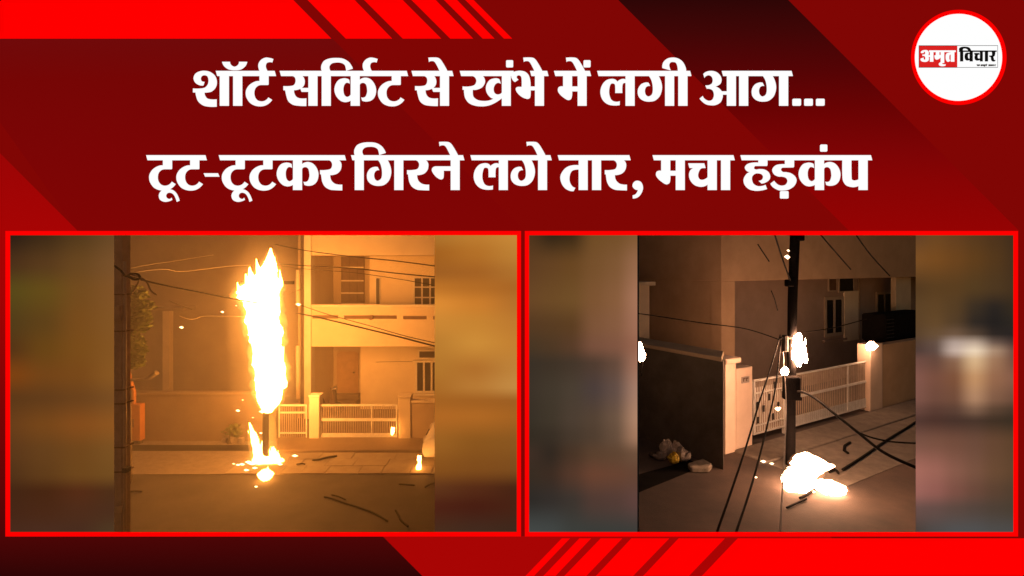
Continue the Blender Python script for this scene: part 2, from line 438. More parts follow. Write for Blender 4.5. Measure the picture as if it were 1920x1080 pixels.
def glyph(key, refx, bar, *contours):
    GL[key] = [[(x - refx, y - bar, s) for x, y, s in outline(c)] for c in contours]
def rect(x0, y0, x1, y1): return f'{x0},{y0} {x1},{y0} {x1},{y1} {x0},{y1}'
def rrect(x0, y0, x1, y1, r=18):
    return f'{x0+r},{y0} {x1-r},{y0} {x1-r*.3},{y0+r*.3} {x1},{y0+r} {x1},{y1-r} {x1-r*.3},{y1-r*.3} {x1-r},{y1} {x0+r},{y1} {x0+r*.3},{y1-r*.3} {x0},{y1-r} {x0},{y0+r} {x0+r*.3},{y0+r*.3}'
glyph('stem', 0, 0, rect(0, 60, 152, 588))
glyph('tta', 400, 340, '400,400 400,512 330,520~ 240,570~ 185,640~ 167,705~ 180,790~ 240,880~ 320,925~ 410,938~ 490,925~ 560,885~ 612,828 550,788 520,825~ 480,848~ 430,855~ 370,838~ 325,785~ 310,710~ 325,640~ 370,592~ 430,577 540,577 552,565 552,400')
glyph('ra', 127, 278, '270,335 270,361 315,390~ 332,445~ 305,508~ 225,528~ 127,530 127,600 145,602 150,650~ 165,730~ 210,810~ 290,858~ 370,868~ 500,872 500,775 430,773~ 370,755~ 315,700~ 297,613 340,612~ 420,585~ 475,520~ 488,440~ 475,395~ 445,361 445,335')
glyph('sa', 1215, 340, '935,400 935,424 985,450~ 1000,510~ 975,575~ 920,595~ 793,597 793,665 825,667 838,740~ 875,850~ 950,910~ 1050,928~ 1178,932 1180,803 1070,803~ 1010,775~ 978,720~ 970,665 1020,660~ 1078,640 1100,693 1230,693 1230,628 1098,628 1140,580~ 1153,520~ 1140,460~ 1110,424 1110,400', rect(1215, 400, 1367, 928))
glyph('i', 748, 340, rect(748, 350, 900, 928), '748,360 748,340 738,300~ 745,240~ 790,170~ 880,132~ 1000,122~ 1110,135~ 1200,185~ 1250,250~ 1272,300 1160,338 1155,300~ 1135,240~ 1080,205~ 1000,197~ 920,212~ 880,255~ 878,300~ 900,340 900,360')
glyph('ka', 0, 0, rect(0, 60, 152, 588), '15,500 0,500 -47,520~ -107,526~ -177,500~ -247,420~ -275,320~ -252,220~ -197,150~ -117,125~ -57,132~ -25,150 -15,215 -42,202~ -77,200~ -112,240~ -125,320~ -107,405~ -62,440~ -22,425~ 0,400 15,400',
      '140,152 152,152 197,124~ 262,115~ 337,142~ 402,222~ 429,322~ 407,432~ 347,497~ 262,517~ 192,502 177,447 212,452~ 252,432~ 277,362~ 277,312~ 262,237~ 232,207~ 202,200~ 167,212~ 152,237 140,237')
glyph('e', 1215, 340, '1018,117 1150,115~ 1200,128~ 1245,175~ 1340,340 1340,362 1205,362 1205,340 1140,210~ 1110,178~ 1080,172~ 1050,175~ 1027,188')
glyph('kha', 728, 340, rect(728, 400, 880, 928), '225,400 225,424 275,450~ 298,510~ 270,575~ 190,602~ 65,603 65,658 90,658 92,720~ 110,800~ 170,880~ 270,925~ 400,938~ 510,922~ 620,875~ 728,800 745,790 745,690 728,705 700,730~ 650,738~ 605,710~ 590,640~ 615,570~ 660,540~ 690,545~ 712,555 692,490 670,472~ 620,465~ 530,490~ 475,560~ 458,640~ 480,720~ 540,790~ 590,805 520,838~ 430,848~ 330,835~ 260,790~ 240,740~ 240,657 300,657~ 390,620~ 435,560~ 447,510~ 430,455~ 403,424 403,400')
glyph('bha', 1287, 340, rect(1287, 400, 1440, 928), '937,355 980,343~ 1040,338~ 1120,355~ 1180,410~ 1208,500~ 1213,603 1300,603 1300,667 1215,667 1215,740~ 1205,790~ 1170,812~ 1110,800~ 1040,760~ 980,695~ 962,640~ 985,615~ 1030,610 1062,610 1062,480~ 1050,430~ 1015,413~ 985,425~ 980,455~ 1010,487 952,527 920,505~ 895,465~ 887,440 887,390')
glyph('ma', 478, 340, rect(478, 400, 630, 928), '232,400 232,603 185,603~ 155,620~ 143,665~ 160,710~ 210,765~ 290,822~ 330,832~ 370,810~ 385,750~ 385,685 490,685 490,603 385,603 385,400')
glyph('la', 1287, 340, rect(1287, 400, 1440, 928), '1300,485 1287,485 1240,475~ 1190,490~ 1148,523 1110,485~ 1045,475~ 960,500~ 890,580~ 862,690~ 885,800~ 950,880~ 1040,918~ 1187,918 1190,852 1110,860~ 1050,830~ 1015,750~ 1010,670~ 1025,590~ 1045,555~ 1075,550~ 1105,565~ 1113,610~ 1113,712 1233,712 1233,600~ 1245,555~ 1270,542~ 1287,545 1300,545')
glyph('ga', 820, 340, rect(820, 400, 972, 928), '545,400 545,424 590,500~ 613,620~ 600,730~ 540,773~ 495,745~ 478,680~ 495,620~ 530,595~ 567,593 540,540 480,538~ 410,570~ 362,650~ 365,750~ 410,815~ 480,850~ 560,858~ 650,840~ 730,765~ 768,640~ 755,530~ 708,424 708,400')
glyph('ii', 648, 340, rect(648, 350, 802, 928), '780,360 780,340 765,265~ 715,180~ 640,130~ 560,115~ 470,130~ 400,185~ 378,250~ 382,292 520,330 500,280~ 495,235~ 520,195~ 560,188~ 605,200~ 630,250~ 640,340 640,360')
glyph('a', 1468, 340, rect(1468, 400, 1620, 928), '1070,390 1120,355~ 1200,340~ 1290,360~ 1355,420~ 1378,490~ 1360,555~ 1315,588~ 1268,603 1330,630~ 1380,685 1480,685 1480,740 1397,740 1395,790~ 1360,870~ 1280,915~ 1195,920~ 1110,900~ 1040,845~ 1008,805 1060,763 1095,815~ 1160,845~ 1215,830~ 1245,780~ 1248,720~ 1225,665~ 1180,643~ 1130,640 1105,585 1165,580~ 1215,550~ 1230,490~ 1210,435~ 1165,412~ 1120,425~ 1090,457')
glyph('sha', 557, 340, rect(557, 400, 710, 928), '105,637 240,637~ 310,620~ 355,570~ 368,500~ 350,435~ 300,412~ 255,425~ 235,465~ 250,510~ 298,525 278,585 210,580~ 145,540~ 115,465~ 145,390~ 215,350~ 300,338~ 400,360~ 480,430~ 507,530~ 485,620~ 420,685~ 350,703~ 298,705 305,750~ 340,800~ 400,820~ 503,820 503,943 370,943~ 270,920~ 190,850~ 155,750~ 150,703 105,703')
glyph('chandra', 783, 340, '597,187 728,187 745,235~ 805,270~ 865,240~ 883,187 1018,187 985,260~ 910,315~ 805,328~ 700,312~ 630,260~')
glyph('reph', 1228, 340, '1228,360 1228,340 1208,270~ 1215,210~ 1260,150~ 1330,117~ 1400,122~ 1460,140 1440,198 1400,190~ 1350,205~ 1332,255~ 1345,310~ 1365,340 1365,360')
glyph('uu', 318, 278, '330,820 330,860 305,872 265,910~ 248,965~ 270,1030~ 340,1065~ 420,1055~ 473,1030 462,997 430,1017~ 385,1000~ 368,965~ 385,925~ 430,910~ 490,935~ 530,1000~ 550,1065 597,1045 575,980~ 540,915~ 490,870~ 430,852 430,820')
glyph('hyphen', 0, 278, '1005,583 1245,583 1270,640 1030,640')
glyph('na', 585, 278, rect(585, 338, 737, 866), '600,466 330,466 285,485~ 265,525~ 285,580~ 340,645~ 400,683~ 430,687~ 460,665~ 468,610~ 468,540 600,540')
glyph('ta', 1215, 278, rect(1215, 338, 1368, 866), '1228,449 1100,450~ 1000,490~ 925,580~ 905,660~ 930,760~ 990,840~ 1070,880~ 1130,885 1160,828 1110,805~ 1070,740~ 1060,670~ 1075,590~ 1110,540~ 1170,522~ 1228,522')
glyph('comma', 0, 278, '680,708~ 740,735~ 772,820~ 750,910~ 690,985~ 600,1010 597,955 640,940~ 670,905~ 685,865 640,855~ 600,815~ 597,770~ 630,722~')
glyph('ca', 333, 278, rect(333, 338, 487, 866), '5,415 275,415 298,495 250,495 205,520~ 172,600~ 180,660~ 215,692~ 270,688~ 333,650 345,640 345,765 333,770 290,800~ 210,812~ 110,780~ 40,700~ 18,610~ 40,535~ 90,495 28,495')
glyph('ha', 0, 278, '1190,338 1190,403 1080,405~ 1000,430~ 962,485~ 990,540~ 1048,562 985,600~ 940,690~ 960,780~ 1030,850~ 1130,878~ 1230,875~ 1335,850 1308,778 1250,797~ 1180,800~ 1110,765~ 1080,690~ 1090,630~ 1140,590~ 1190,585~ 1245,600~ 1270,640~ 1250,690~ 1195,710 1245,757 1310,740~ 1375,690~ 1388,630~ 1360,565~ 1290,520~ 1200,512~ 1155,520~ 1122,510~ 1115,487~ 1130,465~ 1160,460 1330,460 1342,448 1342,338')
glyph('dda', 0, 278, '108,338 108,430 20,432~ -50,450~ -105,520~ -75,600~ 0,638~ 60,640~ 125,660~ 152,710~ 125,770~ 60,792~ -10,775~ -75,710 -137,758 -90,820~ 0,868~ 70,875~ 170,860~ 265,795~ 303,710~ 280,640~ 210,585~ 130,565~ 70,560~ 40,525~ 55,495~ 90,487 250,485 262,470 262,338', rrect(25, 884, 168, 1010))
glyph('pa', 1352, 278, rect(1352, 338, 1503, 866), '1080,338 1080,630~ 1095,720~ 1150,790~ 1250,818~ 1310,812~ 1352,795 1365,790 1365,680 1352,685 1320,698~ 1280,705~ 1245,695~ 1232,670~ 1230,338')
glyph('dot', 0, 0, rrect(0, -180, 120, -60))
glyph('stop', 0, 0, rrect(0, 470, 144, 588))

def letter(key, x, y, sc, parent, layer, mat, name='letter', kx=1.0, extra=()):
    """x,y: photo pixel of the glyph's reference point on the head bar's top edge"""
    mb = MB(); k = 0
    for g, dx in [(key, 0)] + list(extra):
        for c in GL[g]:
            d = DP(layer) - 0.00025 * k; k += 1
            pts = [(PX(x + (px + dx) * sc * kx, d), PZ(y + py * sc, d)) for px, py in smooth_poly(c)]
            mb.prism_xz(pts, d, d + 0.003)
    return mb.build(name, mat, parent)
def word(y, x0, x1, letters, label):
    """head bar from x0 to x1 (photo pixels at its top edge), then its letters"""
    d = DP(3) - 0.0022; s = 23 / 9
    bar = MB().prism_xz([(PX(a, d), PZ(b, d)) for a, b in ((x0, y), (x1, y), (x1 + s, y + 84 / 9), (x0 + s, y + 84 / 9))], d, d + 0.005).build('word', 'print_white', board)
    bar['label'] = label
    for L in letters:
        letter(L[0], L[1], y, 1 / 9, bar, 3, 'print_white', extra=L[2:])
    return bar
Y1, Y2 = 95 + 340 / 9, 260 + 278 / 9
q = lambda o, z: o + z / 9
word(Y1, q(350, 490), q(350, 1480), [('sha', q(350, 557)), ('stem', q(350, 783), ('chandra', 0)), ('tta', q(350, 1228)), ('reph', q(350, 1228))], 'white word शॉर्ट')
word(Y1, q(520, 38), q(690, 652), [('sa', q(520, 523)), ('i', q(520, 748)), ('ka', q(520, 1237)), ('reph', q(520, 1460)), ('tta', q(690, 400))], 'white word सर्किट')
word(Y1, q(690, 733), q(690, 1420), [('sa', q(690, 1215), ('e', 0))], 'white word से')
word(Y1, q(860, 18), q(860, 925), [('kha', q(860, 728)), ('dot', q(860, 800)), ('bha', q(860, 1287), ('e', 0))], 'white word खंभे')
d = DP(3) - 0.0022
MB().prism_xz([(PX(q(860, a), d), PZ(Y1 + b / 9, d)) for a, b in ((1205, 0), (1493, 0), (1516, 84), (1228, 84))], d, d + 0.005).build('letter', 'print_white', bpy.data.objects['word.003'])
word(Y1, q(1030, 80), q(1030, 683), [('ma', q(1030, 478), ('e', 0)), ('dot', q(1030, 577))], 'white word में')
word(Y1, q(1030, 810), q(1200, 845), [('la', q(1030, 1287)), ('ga', q(1200, 425)), ('ii', q(1200, 648))], 'white word लगी')
word(Y1, q(1200, 1385), q(1370, 1027), [('a', q(1200, 1468)), ('stem', q(1370, 145)), ('ga', q(1370, 820)), ('stop', q(1370, 1045)), ('stop', q(1370, 1244)), ('stop', q(1370, 1443))], 'white word आग with three dots')
word(Y2, q(270, 35), q(270, 1030), [('tta', q(270, 318), ('uu', 0)), ('tta', q(270, 778)), ('hyphen', 270)], 'white word टूट with hyphen')
word(Y2, q(270, 1260), q(610, 323), [('tta', q(270, 1545), ('uu', 0)), ('tta', q(440, 483)), ('ka', q(440, 983)), ('ra', q(440, 1440))], 'white word टूटकर')
word(Y2, q(610, 432), q(780, 793), [('i', q(610, 495)), ('ga', q(610, 1163)), ('ra', q(610, 1378)), ('na', q(780, 585), ('e', 0))], 'white word गिरने')
word(Y2, q(780, 917), q(950, 738), [('la', q(780, 1397)), ('ga', q(950, 530), ('e', 0))], 'white word लगे')
word(Y2, q(950, 863), q(1120, 540), [('ta', q(950, 1215)), ('stem', q(950, 1442)), ('ra', q(1120, 127)), ('comma', 1120)], 'white word तार with comma')
word(Y2, q(1120, 935), q(1290, 767), [('ma', q(1120, 1325)), ('ca', q(1290, 333)), ('stem', q(1290, 560))], 'white word मचा')
word(Y2, q(1290, 890), q(1460, 1557), [('ha', 1290), ('dda', 1460), ('ka', q(1460, 615)), ('dot', q(1460, 702)), ('pa', q(1460, 1352))], 'white word हड़कंप')

# ---- round logo badge
def disc_pts(cx, cy, r, n=96): return [(cx + r * math.cos(2 * math.pi * i / n), cy + r * math.sin(2 * math.pi * i / n)) for i in range(n)]
ring = plate('logo_badge', disc_pts(1798.2, 107.4, 89.2), 2, 'print_red', board)
ring['label'] = 'round white newspaper logo badge with red rim'
plate('disc', disc_pts(1797.6, 107.3, 81.4), 3, 'print_white', ring)
Q = lambda z: 1718 + z / 11.852
R_ = lambda z: 75 + z / 11.852
def lrect(name, a, b, c, e, layer, mat): return plate(name, [(Q(a), R_(b)), (Q(c), R_(b)), (Q(c), R_(e)), (Q(a), R_(e))], layer, mat, ring, 0.002)
lrect('name_plate', 60, 119, 1814, 612, 4, 'print_black')
lrect('name_plate', 70, 130, 912, 602, 5, 'print_logo_red')
lrect('name_plate', 912, 130, 1805, 602, 5, 'print_white')
def logo(mat, *contours):
    mb = MB()
    for k, c in enumerate(contours):
        d = DP(6) - 0.0003 * k
        mb.prism_xz([(PX(Q(x), d), PZ(R_(y), d)) for x, y in smooth_poly(outline(c), 4)], d, d + 0.002)
    return mb.build('letter', mat, ring)
logo('print_white', rect(288, 230, 878, 266))
logo('print_white', '105,262 150,228~ 240,226~ 276,265~ 276,318~ 255,345 278,385~ 278,445~ 235,480~ 150,480~ 105,450~ 105,408 165,388 168,425~ 185,438~ 205,425~ 203,375~ 185,355~ 142,352 142,320 185,318~ 203,295~ 198,262~ 180,258~ 165,275 165,288 112,290', rect(262, 336, 315, 372), rect(308, 240, 382, 480))
logo('print_white', '440,250 440,335 412,338 412,375~ 430,422~ 470,435~ 515,412~ 548,378 560,378 560,335 515,330 515,250', rect(548, 250, 622, 505), '622,495 622,508 585,512~ 575,525~ 610,540~ 655,535 650,570 570,580~ 515,560~ 508,520~ 548,490 548,480 622,480')
logo('print_white', '780,276 700,285~ 665,320~ 662,420~ 690,475~ 730,480~ 760,445 740,435~ 735,400~ 738,345~ 755,325~ 780,320', rect(772, 250, 848, 480))
logo('print_black', rect(955, 232, 1788, 262))
logo('print_black', rect(978, 245, 1045, 474), '975,250 965,232 958,185~ 1000,155~ 1090,148~ 1175,165~ 1215,215~ 1225,250 1160,250 1145,210~ 1090,186~ 1045,198~ 1038,235 1038,250')
logo('print_black', '1200,290 1110,285~ 1082,330~ 1085,410~ 1120,452~ 1200,440 1200,400 1168,412~ 1152,390~ 1152,330~ 1165,310~ 1200,318', rect(1190, 250, 1258, 474))
logo('print_black', '1292,288 1402,288 1408,326 1375,330~ 1366,390~ 1385,410~ 1430,398 1430,440 1350,456~ 1310,430~ 1300,370~ 1318,328 1300,326', rect(1420, 250, 1480, 474))
logo('print_black', rect(1530, 250, 1597, 474))
logo('print_black', '1680,250 1690,325~ 1672,342~ 1628,342 1628,370 1660,382~ 1670,440~ 1700,472~ 1748,474 1768,440 1735,440~ 1722,400~ 1715,375 1748,340~ 1755,250')
# small line under the name: एक सम्पूर्ण अखबार
GL['ae'] = [[(-160, 0, 0), (-40, 0, 0), (-40, 300, 0), (-150, 300, 0), (-150, 220, 0), (-110, 220, 0), (-110, 84, 0), (-160, 84, 0)], [(-40, 60, 0), (100, 60, 0), (100, 430, 0), (180, 560, 0), (80, 590, 0), (-40, 420, 0)]]
GL['ba'] = GL['ka'][:2]
GL['nna'] = [[(-260, 60, 0), (-120, 60, 0), (-120, 400, 0), (-140, 430, 0), (-260, 400, 0)], [(-130, 330, 0), (20, 330, 0), (20, 420, 0), (-150, 430, 0)], GL['stem'][0]]
GL['bar'] = [[(0, 0, 0), (1000, 0, 0), (1000, 84, 0), (0, 84, 0)]]
sy, ss = R_(541), 0.0052
for ks in ((('ae', 1362), ('ka', 1392)), (('sa', 1462), ('ma', 1494), ('pa', 1524), ('uu', 1516), ('nna', 1560), ('reph', 1558)), (('a', 1632), ('kha', 1668), ('ba', 1698), ('stem', 1722), ('ra', 1745))):
    for g, zx in ks: letter(g, Q(zx), sy, ss, ring, 6, 'print_grey')
    x0, x1 = Q(ks[0][1] - 22), Q(ks[-1][1] + 30)
    plate('letter', [(x0, sy), (x1, sy), (x1, sy + 0.45), (x0, sy + 0.45)], 6.2, 'print_grey', ring, 0.001)

# the terrace the board stands on, and an added unseen wall blocking firelight between streets
tag(MB().box(-4.2, 4.2, -4.0, 3.14, -0.5, 3.0).build('terrace', 'grey_plaster'), kind='structure')
tag(MB().prism_xy([(0.30, 3.2), (0.48, 3.2), (4.1, 27.5), (3.9, 27.5)], -0.5, 10.0).build('light_barrier_wall', 'wall_cement'), 'tall added unseen cement wall keeping the firelight of the two streets apart', 'wall')

# ================================================================== fire helpers
def flame_mesh(rows, d, mat, name, parent, n=22, grow=0.0, wob=0.16, depth=0.75, seed=0.0, sub=5, licks=0):
    """a body of flame: rows = (photo row, left px, right px), all at distance d; rounded in depth, ragged by noise, with licks along its edges"""
    rows = [Vector((r[0], r[1], r[2])) for r in rows]
    s = d / F; mb = MB()
    def body(rows_, sub_, n_, g0, dy, sd, wb):
        prof = spline(rows_, sub_); vs = []
        for i, r in enumerate(prof):
            cx, hw, z = PX((r.y + r.z) / 2, d), max(0.006, (r.z - r.y) / 2 * s), PZ(r.x, d)
            t = i / (len(prof) - 1)
            g = g0 * (0.35 + 0.65 * math.sin(math.pi * t))
            cx += hw * wb * 0.8 * noise.noise(Vector((sd, z * 3.1, 2.0)))
            ry = min(hw, 0.55) * depth
            for j in range(n_):
                a = 2 * math.pi * j / n_; ca, sa = math.cos(a), math.sin(a)
                k = 1 + wb * noise.noise(Vector((ca * 1.6 + sd, sa * 1.6, z * 4.5 - 0.8 * abs(ca)))) + wb * 0.8 * noise.noise(Vector((ca * 4 + sd, sa * 4, z * 10))) + wb * 0.5 * noise.noise(Vector((ca * 9 + sd, sa * 9, z * 23)))
                vs.append((cx + (hw * k + g) * ca, d + dy + (ry * k + g) * sa, z + 0.05 * noise.noise(Vector((a * 2, z * 7, sd)))))
        m_ = len(prof)
        fs = [(i * n_ + j, i * n_ + (j + 1) % n_, (i + 1) * n_ + (j + 1) % n_, (i + 1) * n_ + j) for i in range(m_ - 1) for j in range(n_)]
        mb.add(vs, fs + [tuple(range(n_)), tuple(range((m_ - 1) * n_, m_ * n_))])
    body(rows, sub, n, grow, 0.0, seed, wob)
    rl = random.Random(int(seed * 10) + 5)
    y0, y1 = rows[0].x, rows[-1].x
    for k in range(licks):
        py = y0 + (y1 - y0) * (0.1 + 0.85 * (k + rl.random()) / licks)
        i = max(j for j in range(len(rows)) if rows[j].x <= py); q_ = rows[min(i + 1, len(rows) - 1)]
        t = (py - rows[i].x) / max(1e-3, q_.x - rows[i].x); r = rows[i].lerp(q_, t); w = r.z - r.y
        side = rl.choice((-1, 1)); ex = (r.z if side > 0 else r.y) - side * w * rl.uniform(0.05, 0.22)
        h = min(26.0, w * rl.uniform(0.35, 0.8)); lw = h * rl.uniform(0.16, 0.28); lx = side * h * rl.uniform(0.12, 0.35)
        body([Vector((py - h, ex + lx - 0.4, ex + lx + 0.4)), Vector((py - h * 0.6, ex + lx * 0.75 - lw * 0.45, ex + lx * 0.75 + lw * 0.45)), Vector((py - h * 0.2, ex + lx * 0.3 - lw, ex + lx * 0.3 + lw)), Vector((py + h * 0.25, ex - lw * 0.9, ex + lw * 0.9))],
             4, 10, 0.0, rl.uniform(-0.12, 0.06), seed + k, 0.15)
    return mb.build(name, mat, parent, smooth=True)

def lump_fire(c, sx, sy, sz, mat, name, parent, seed=0.0, tongues=5, n=20, lean=0.0):
    """a low fire: a lumpy mound with upright tongues"""
    mb = MB()
    def lob(cx, cy, cz, rx, ry, rz, tip):
        vs, fs = [], []; m_ = 12
        for i in range(m_ + 1):
            t = i / m_
            w = math.sin(math.pi * min(1, (t * 0.92 + 0.08))) ** 0.75 * (1 - tip * t ** 2)
            for j in range(n):
                a = 2 * math.pi * j / n
                k = 1 + 0.32 * noise.noise(Vector((math.cos(a) * 1.5 + seed + cx * 3, math.sin(a) * 1.5, t * 3 + cz))) + 0.16 * noise.noise(Vector((math.cos(a) * 4 + seed, math.sin(a) * 4 + cx, t * 9)))
                vs.append((cx + rx * w * k * math.cos(a) + lean * t * t * rz, cy + ry * w * k * math.sin(a), cz + rz * t))
        fs = [(i * n + j, i * n + (j + 1) % n, (i + 1) * n + (j + 1) % n, (i + 1) * n + j) for i in range(m_) for j in range(n)]
        fs += [tuple(range(n)), tuple(range(m_ * n, (m_ + 1) * n))]
        mb.add(vs, fs)
    lob(c[0], c[1], c[2], sx, sy, sz * 0.7, 0.3)
    r_ = random.Random(int(seed * 100) + 3)
    for k in range(tongues):
        ox, oy = r_.uniform(-0.75, 0.75) * sx, r_.uniform(-0.6, 0.6) * sy
        h = sz * r_.uniform(0.55, 1.0) * (1 - 0.45 * abs(ox) / sx)
        lob(c[0] + ox, c[1] + oy, c[2], sx * r_.uniform(0.2, 0.36), sy * r_.uniform(0.25, 0.4), h, 0.8)
    return mb.build(name, mat, parent, smooth=True)

def spark(p, r, mat, label, grp, stretch=(1, 1, 1)):
    vs = [(p[0] + r * stretch[0] * a, p[1] + r * stretch[1] * b, p[2] + r * stretch[2] * c) for a, b, c in ((1, 0.1, 0), (-1, 0, 0.2), (0, 1, 0), (0.1, -1, 0), (0, 0, 1), (0.2, 0, -1))]
    o = MB().add(vs, [(0, 2, 4), (2, 1, 4), (1, 3, 4), (3, 0, 4), (2, 0, 5), (1, 2, 5), (3, 1, 5), (0, 3, 5)]).build('ember', mat)
    return tag(o, label, 'ember', grp)

# ================================================================== LEFT STREET
tag(MB().box(-24.5, 0.7, 3.3, 13.54, -0.4, 0.0).build('road', 'asphalt'), kind='structure')
pav = tag(MB().box(-24.5, 2.0, 13.54, 16.0, -0.4, 0.012).build('pavement', 'kerb_concrete'), kind='structure')
# rows of paving slabs on the apron, uneven and with open joints
r_ = random.Random(3)
k = 0
for row, (y0, y1) in enumerate(((13.56, 14.05), (14.07, 14.56), (14.58, 15.07))):
    x = -7.6 + 0.3 * (row % 2)
    while x < 1.2:
        w = r_.uniform(0.55, 0.95); dz = r_.uniform(0.0, 0.012); t = r_.uniform(-0.006, 0.006)
        mb = MB(); mb.add([(x, y0, 0.0), (x + w - 0.018, y0, 0.0), (x + w - 0.018, y1, 0.0), (x, y1, 0.0), (x, y0, 0.022 + dz), (x + w - 0.018, y0, 0.022 + dz + t), (x + w - 0.018, y1, 0.024 + dz + t), (x, y1, 0.024 + dz)],
              [(0, 3, 2, 1), (4, 5, 6, 7), (0, 1, 5, 4), (1, 2, 6, 5), (2, 3, 7, 6), (3, 0, 4, 7)])
        mb.build('paving_slab', 'paving', pav); x += w
tag(MB().box(-7.4, 1.9, 15.1, 16.55, -0.2, 0.10).build('threshold_step', 'brown_plaster', bevel=0.02), 'long low concrete step in front of the left gates', 'step')
tag(MB().box(-24.4, -7.75, 15.25, 15.75, -0.2, 0.016).build('drain', 'drain_shade'), kind='structure')  # flat strip, the open drain's shade is in its colour
tag(MB().box(-24.5, 2.4, 16.0, 25.5, -0.4, 0.018).build('yard', 'kerb_concrete'), kind='structure')

# ---- two-storey house
DF, DB, DR = 18.5, 20.9, 19.7
house = thing('two_storey_house', (-5, DF, 0), 'cream two-storey house with open balcony and carport beside the tall fire', 'house')
hx0, hx1 = PX(571, DF), 2.1
cx1 = PX(584, DF)
MB().box(hx0, cx1, DF - 0.06, DF + 0.35, 0, 9.0).build('column', 'white_plaster', house, bevel=0.012)
MB().box(cx1, hx1, DF, DF + 0.14, PZ(650, DF), PZ(576, DF)).build('balcony_parapet', 'cream_plaster', house, bevel=0.01)
MB().box(cx1, hx1, DF - 0.03, DF + 0.2, PZ(576, DF) + 0.001, PZ(571, DF)).build('parapet_coping', 'white_plaster', house, bevel=0.01)
MB().box(cx1, hx1, DF, DF + 0.3, PZ(479, DF), 9.0).build('fascia', 'cream_plaster', house, bevel=0.01)
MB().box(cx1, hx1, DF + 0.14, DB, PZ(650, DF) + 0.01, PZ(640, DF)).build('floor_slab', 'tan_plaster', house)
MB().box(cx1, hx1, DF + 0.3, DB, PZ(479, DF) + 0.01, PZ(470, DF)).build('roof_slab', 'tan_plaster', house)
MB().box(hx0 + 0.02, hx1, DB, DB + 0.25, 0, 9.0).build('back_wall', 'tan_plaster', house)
MB().box(hx0 + 0.02, cx1 - 0.05, DF + 0.35, DB, 0, 9.0).build('side_wall', 'cream_plaster', house)
MB().box(PX(676, DR), hx1, DR, DB, 0, PZ(651, DF) + 0.01).build('room_wall', 'cream_plaster', house)
MB().box(PX(693, DR), hx1, DR, DB, PZ(640, DF) + 0.002, PZ(479, DF)).build('room_wall', 'cream_plaster', house)
# dark raised strips painting the shade inside the parapet's drainage slots
for a, b in ((586, 634), (645, 744), (756, 800), (812, 850), (860, 900)):
    zz = PZ(594 + (a - 580) * 0.008, DF)
    MB().box(PX(a, DF), PX(b, DF), DF - 0.006, DF + 0.05, zz - 0.065, zz + 0.06).build('drain_slot_shade', 'rust_iron', house)
MB().wheel((PX(696, DF), DF - 0.04, PZ(595, DF)), 0.09, 0.08, 16).build('spout', 'rust_iron', house)
def window(px0, px1, py0, py1, d, cols, rows, parent, fr=0.05, frame='window_frame', proud=0.05, pane='glass_dark'):
    x0, x1, z0, z1 = PX(px0, d), PX(px1, d), PZ(py1, d), PZ(py0, d)
    mb = MB()
    mb.box(x0, x1, d - proud, d, z1 - fr, z1); mb.box(x0, x1, d - proud, d, z0, z0 + fr)
    for i in range(cols + 1):
        x = x0 + (x1 - x0 - fr) * i / cols; mb.box(x, x + fr, d - proud + 0.002, d, z0 + fr, z1 - fr)
    for j in range(1, rows):
        z = z0 + (z1 - z0) * j / rows; mb.box(x0 + fr, x1 - fr, d - proud + 0.006, d, z - fr * 0.35, z + fr * 0.35)
    w = mb.build('window', frame, parent)
    for i in range(cols):
        for j in range(rows):
            xa = x0 + (x1 - x0 - fr) * i / cols + fr; xb = x0 + (x1 - x0 - fr) * (i + 1) / cols
            za = z0 + (z1 - z0) * j / rows + fr * 0.4; zb = z0 + (z1 - z0) * (j + 1) / rows - fr * 0.4
            MB().box(xa + 0.004, xb - 0.004, d - 0.022, d - 0.006, max(za, z0 + fr) + 0.003, min(zb, z1 - fr) - 0.003).build('pane', pane, w)
    return w
window(775, 838, 519, 577, DR, 4, 3, house, 0.055)
window(704, 714, 520, 575, DR, 1, 1, house, 0.035, pane='dark_iron')
w = window(779, 840, 676, 736, DR, 4, 1, house, 0.07)
window(784, 832, 656, 673, DR, 1, 1, house, 0.05)
MB().box(PX(776, DR), PX(843, DR), DR - 0.25, DR, PZ(677, DR), PZ(674, DR)).build('sunshade', 'white_plaster', house)
MB().box(PX(776, DR), PX(843, DR), DR - 0.12, DR, PZ(741, DR), PZ(737, DR)).build('window_sill', 'white_plaster', house)
# upper grille door on the back wall
gr = MB().box(PX(641, DB), PX(683, DB), DB - 0.03, DB, PZ(640, DF), PZ(481, DB)).build('grille_door', 'rust_iron', house)
for py in (501, 526, 549, 569):
    MB().box(PX(641, DB), PX(683, DB), DB - 0.08, DB - 0.032, PZ(py, DB) - 0.035, PZ(py, DB) + 0.02).build('grille_bar', 'window_frame', gr)
for px in (640.5, 655, 669, 682):
    MB().box(PX(px, DB), PX(px + 1.6, DB), DB - 0.075, DB - 0.031, PZ(640, DF), PZ(481, DB)).build('grille_bar', 'rust_iron', gr)
dr = MB().box(PX(632, DB), PX(672, DB), DB - 0.05, DB, 0.35, PZ(661, DB)).build('door', 'door_wood', house, bevel=0.01)
for za, zb in ((0.5, 1.15), (1.3, 2.05)):
    MB().box(PX(636, DB), PX(668, DB), DB - 0.065, DB - 0.051, za, zb).build('door_panel', 'door_wood', dr, bevel=0.005)
MB().wheel((PX(665, DB), DB - 0.08, 1.2), 0.035, 0.06, 12).build('handle', 'chrome', dr)
MB().box(PX(628, DB), PX(678, DB), DB - 0.7, DB - 0.002, 0.02, 0.18).build('door_step', 'brown_plaster', house)
MB().box(PX(628, DB), PX(676, DB), DB - 0.35, DB - 0.004, 0.18, 0.35).build('door_step', 'brown_plaster', house)
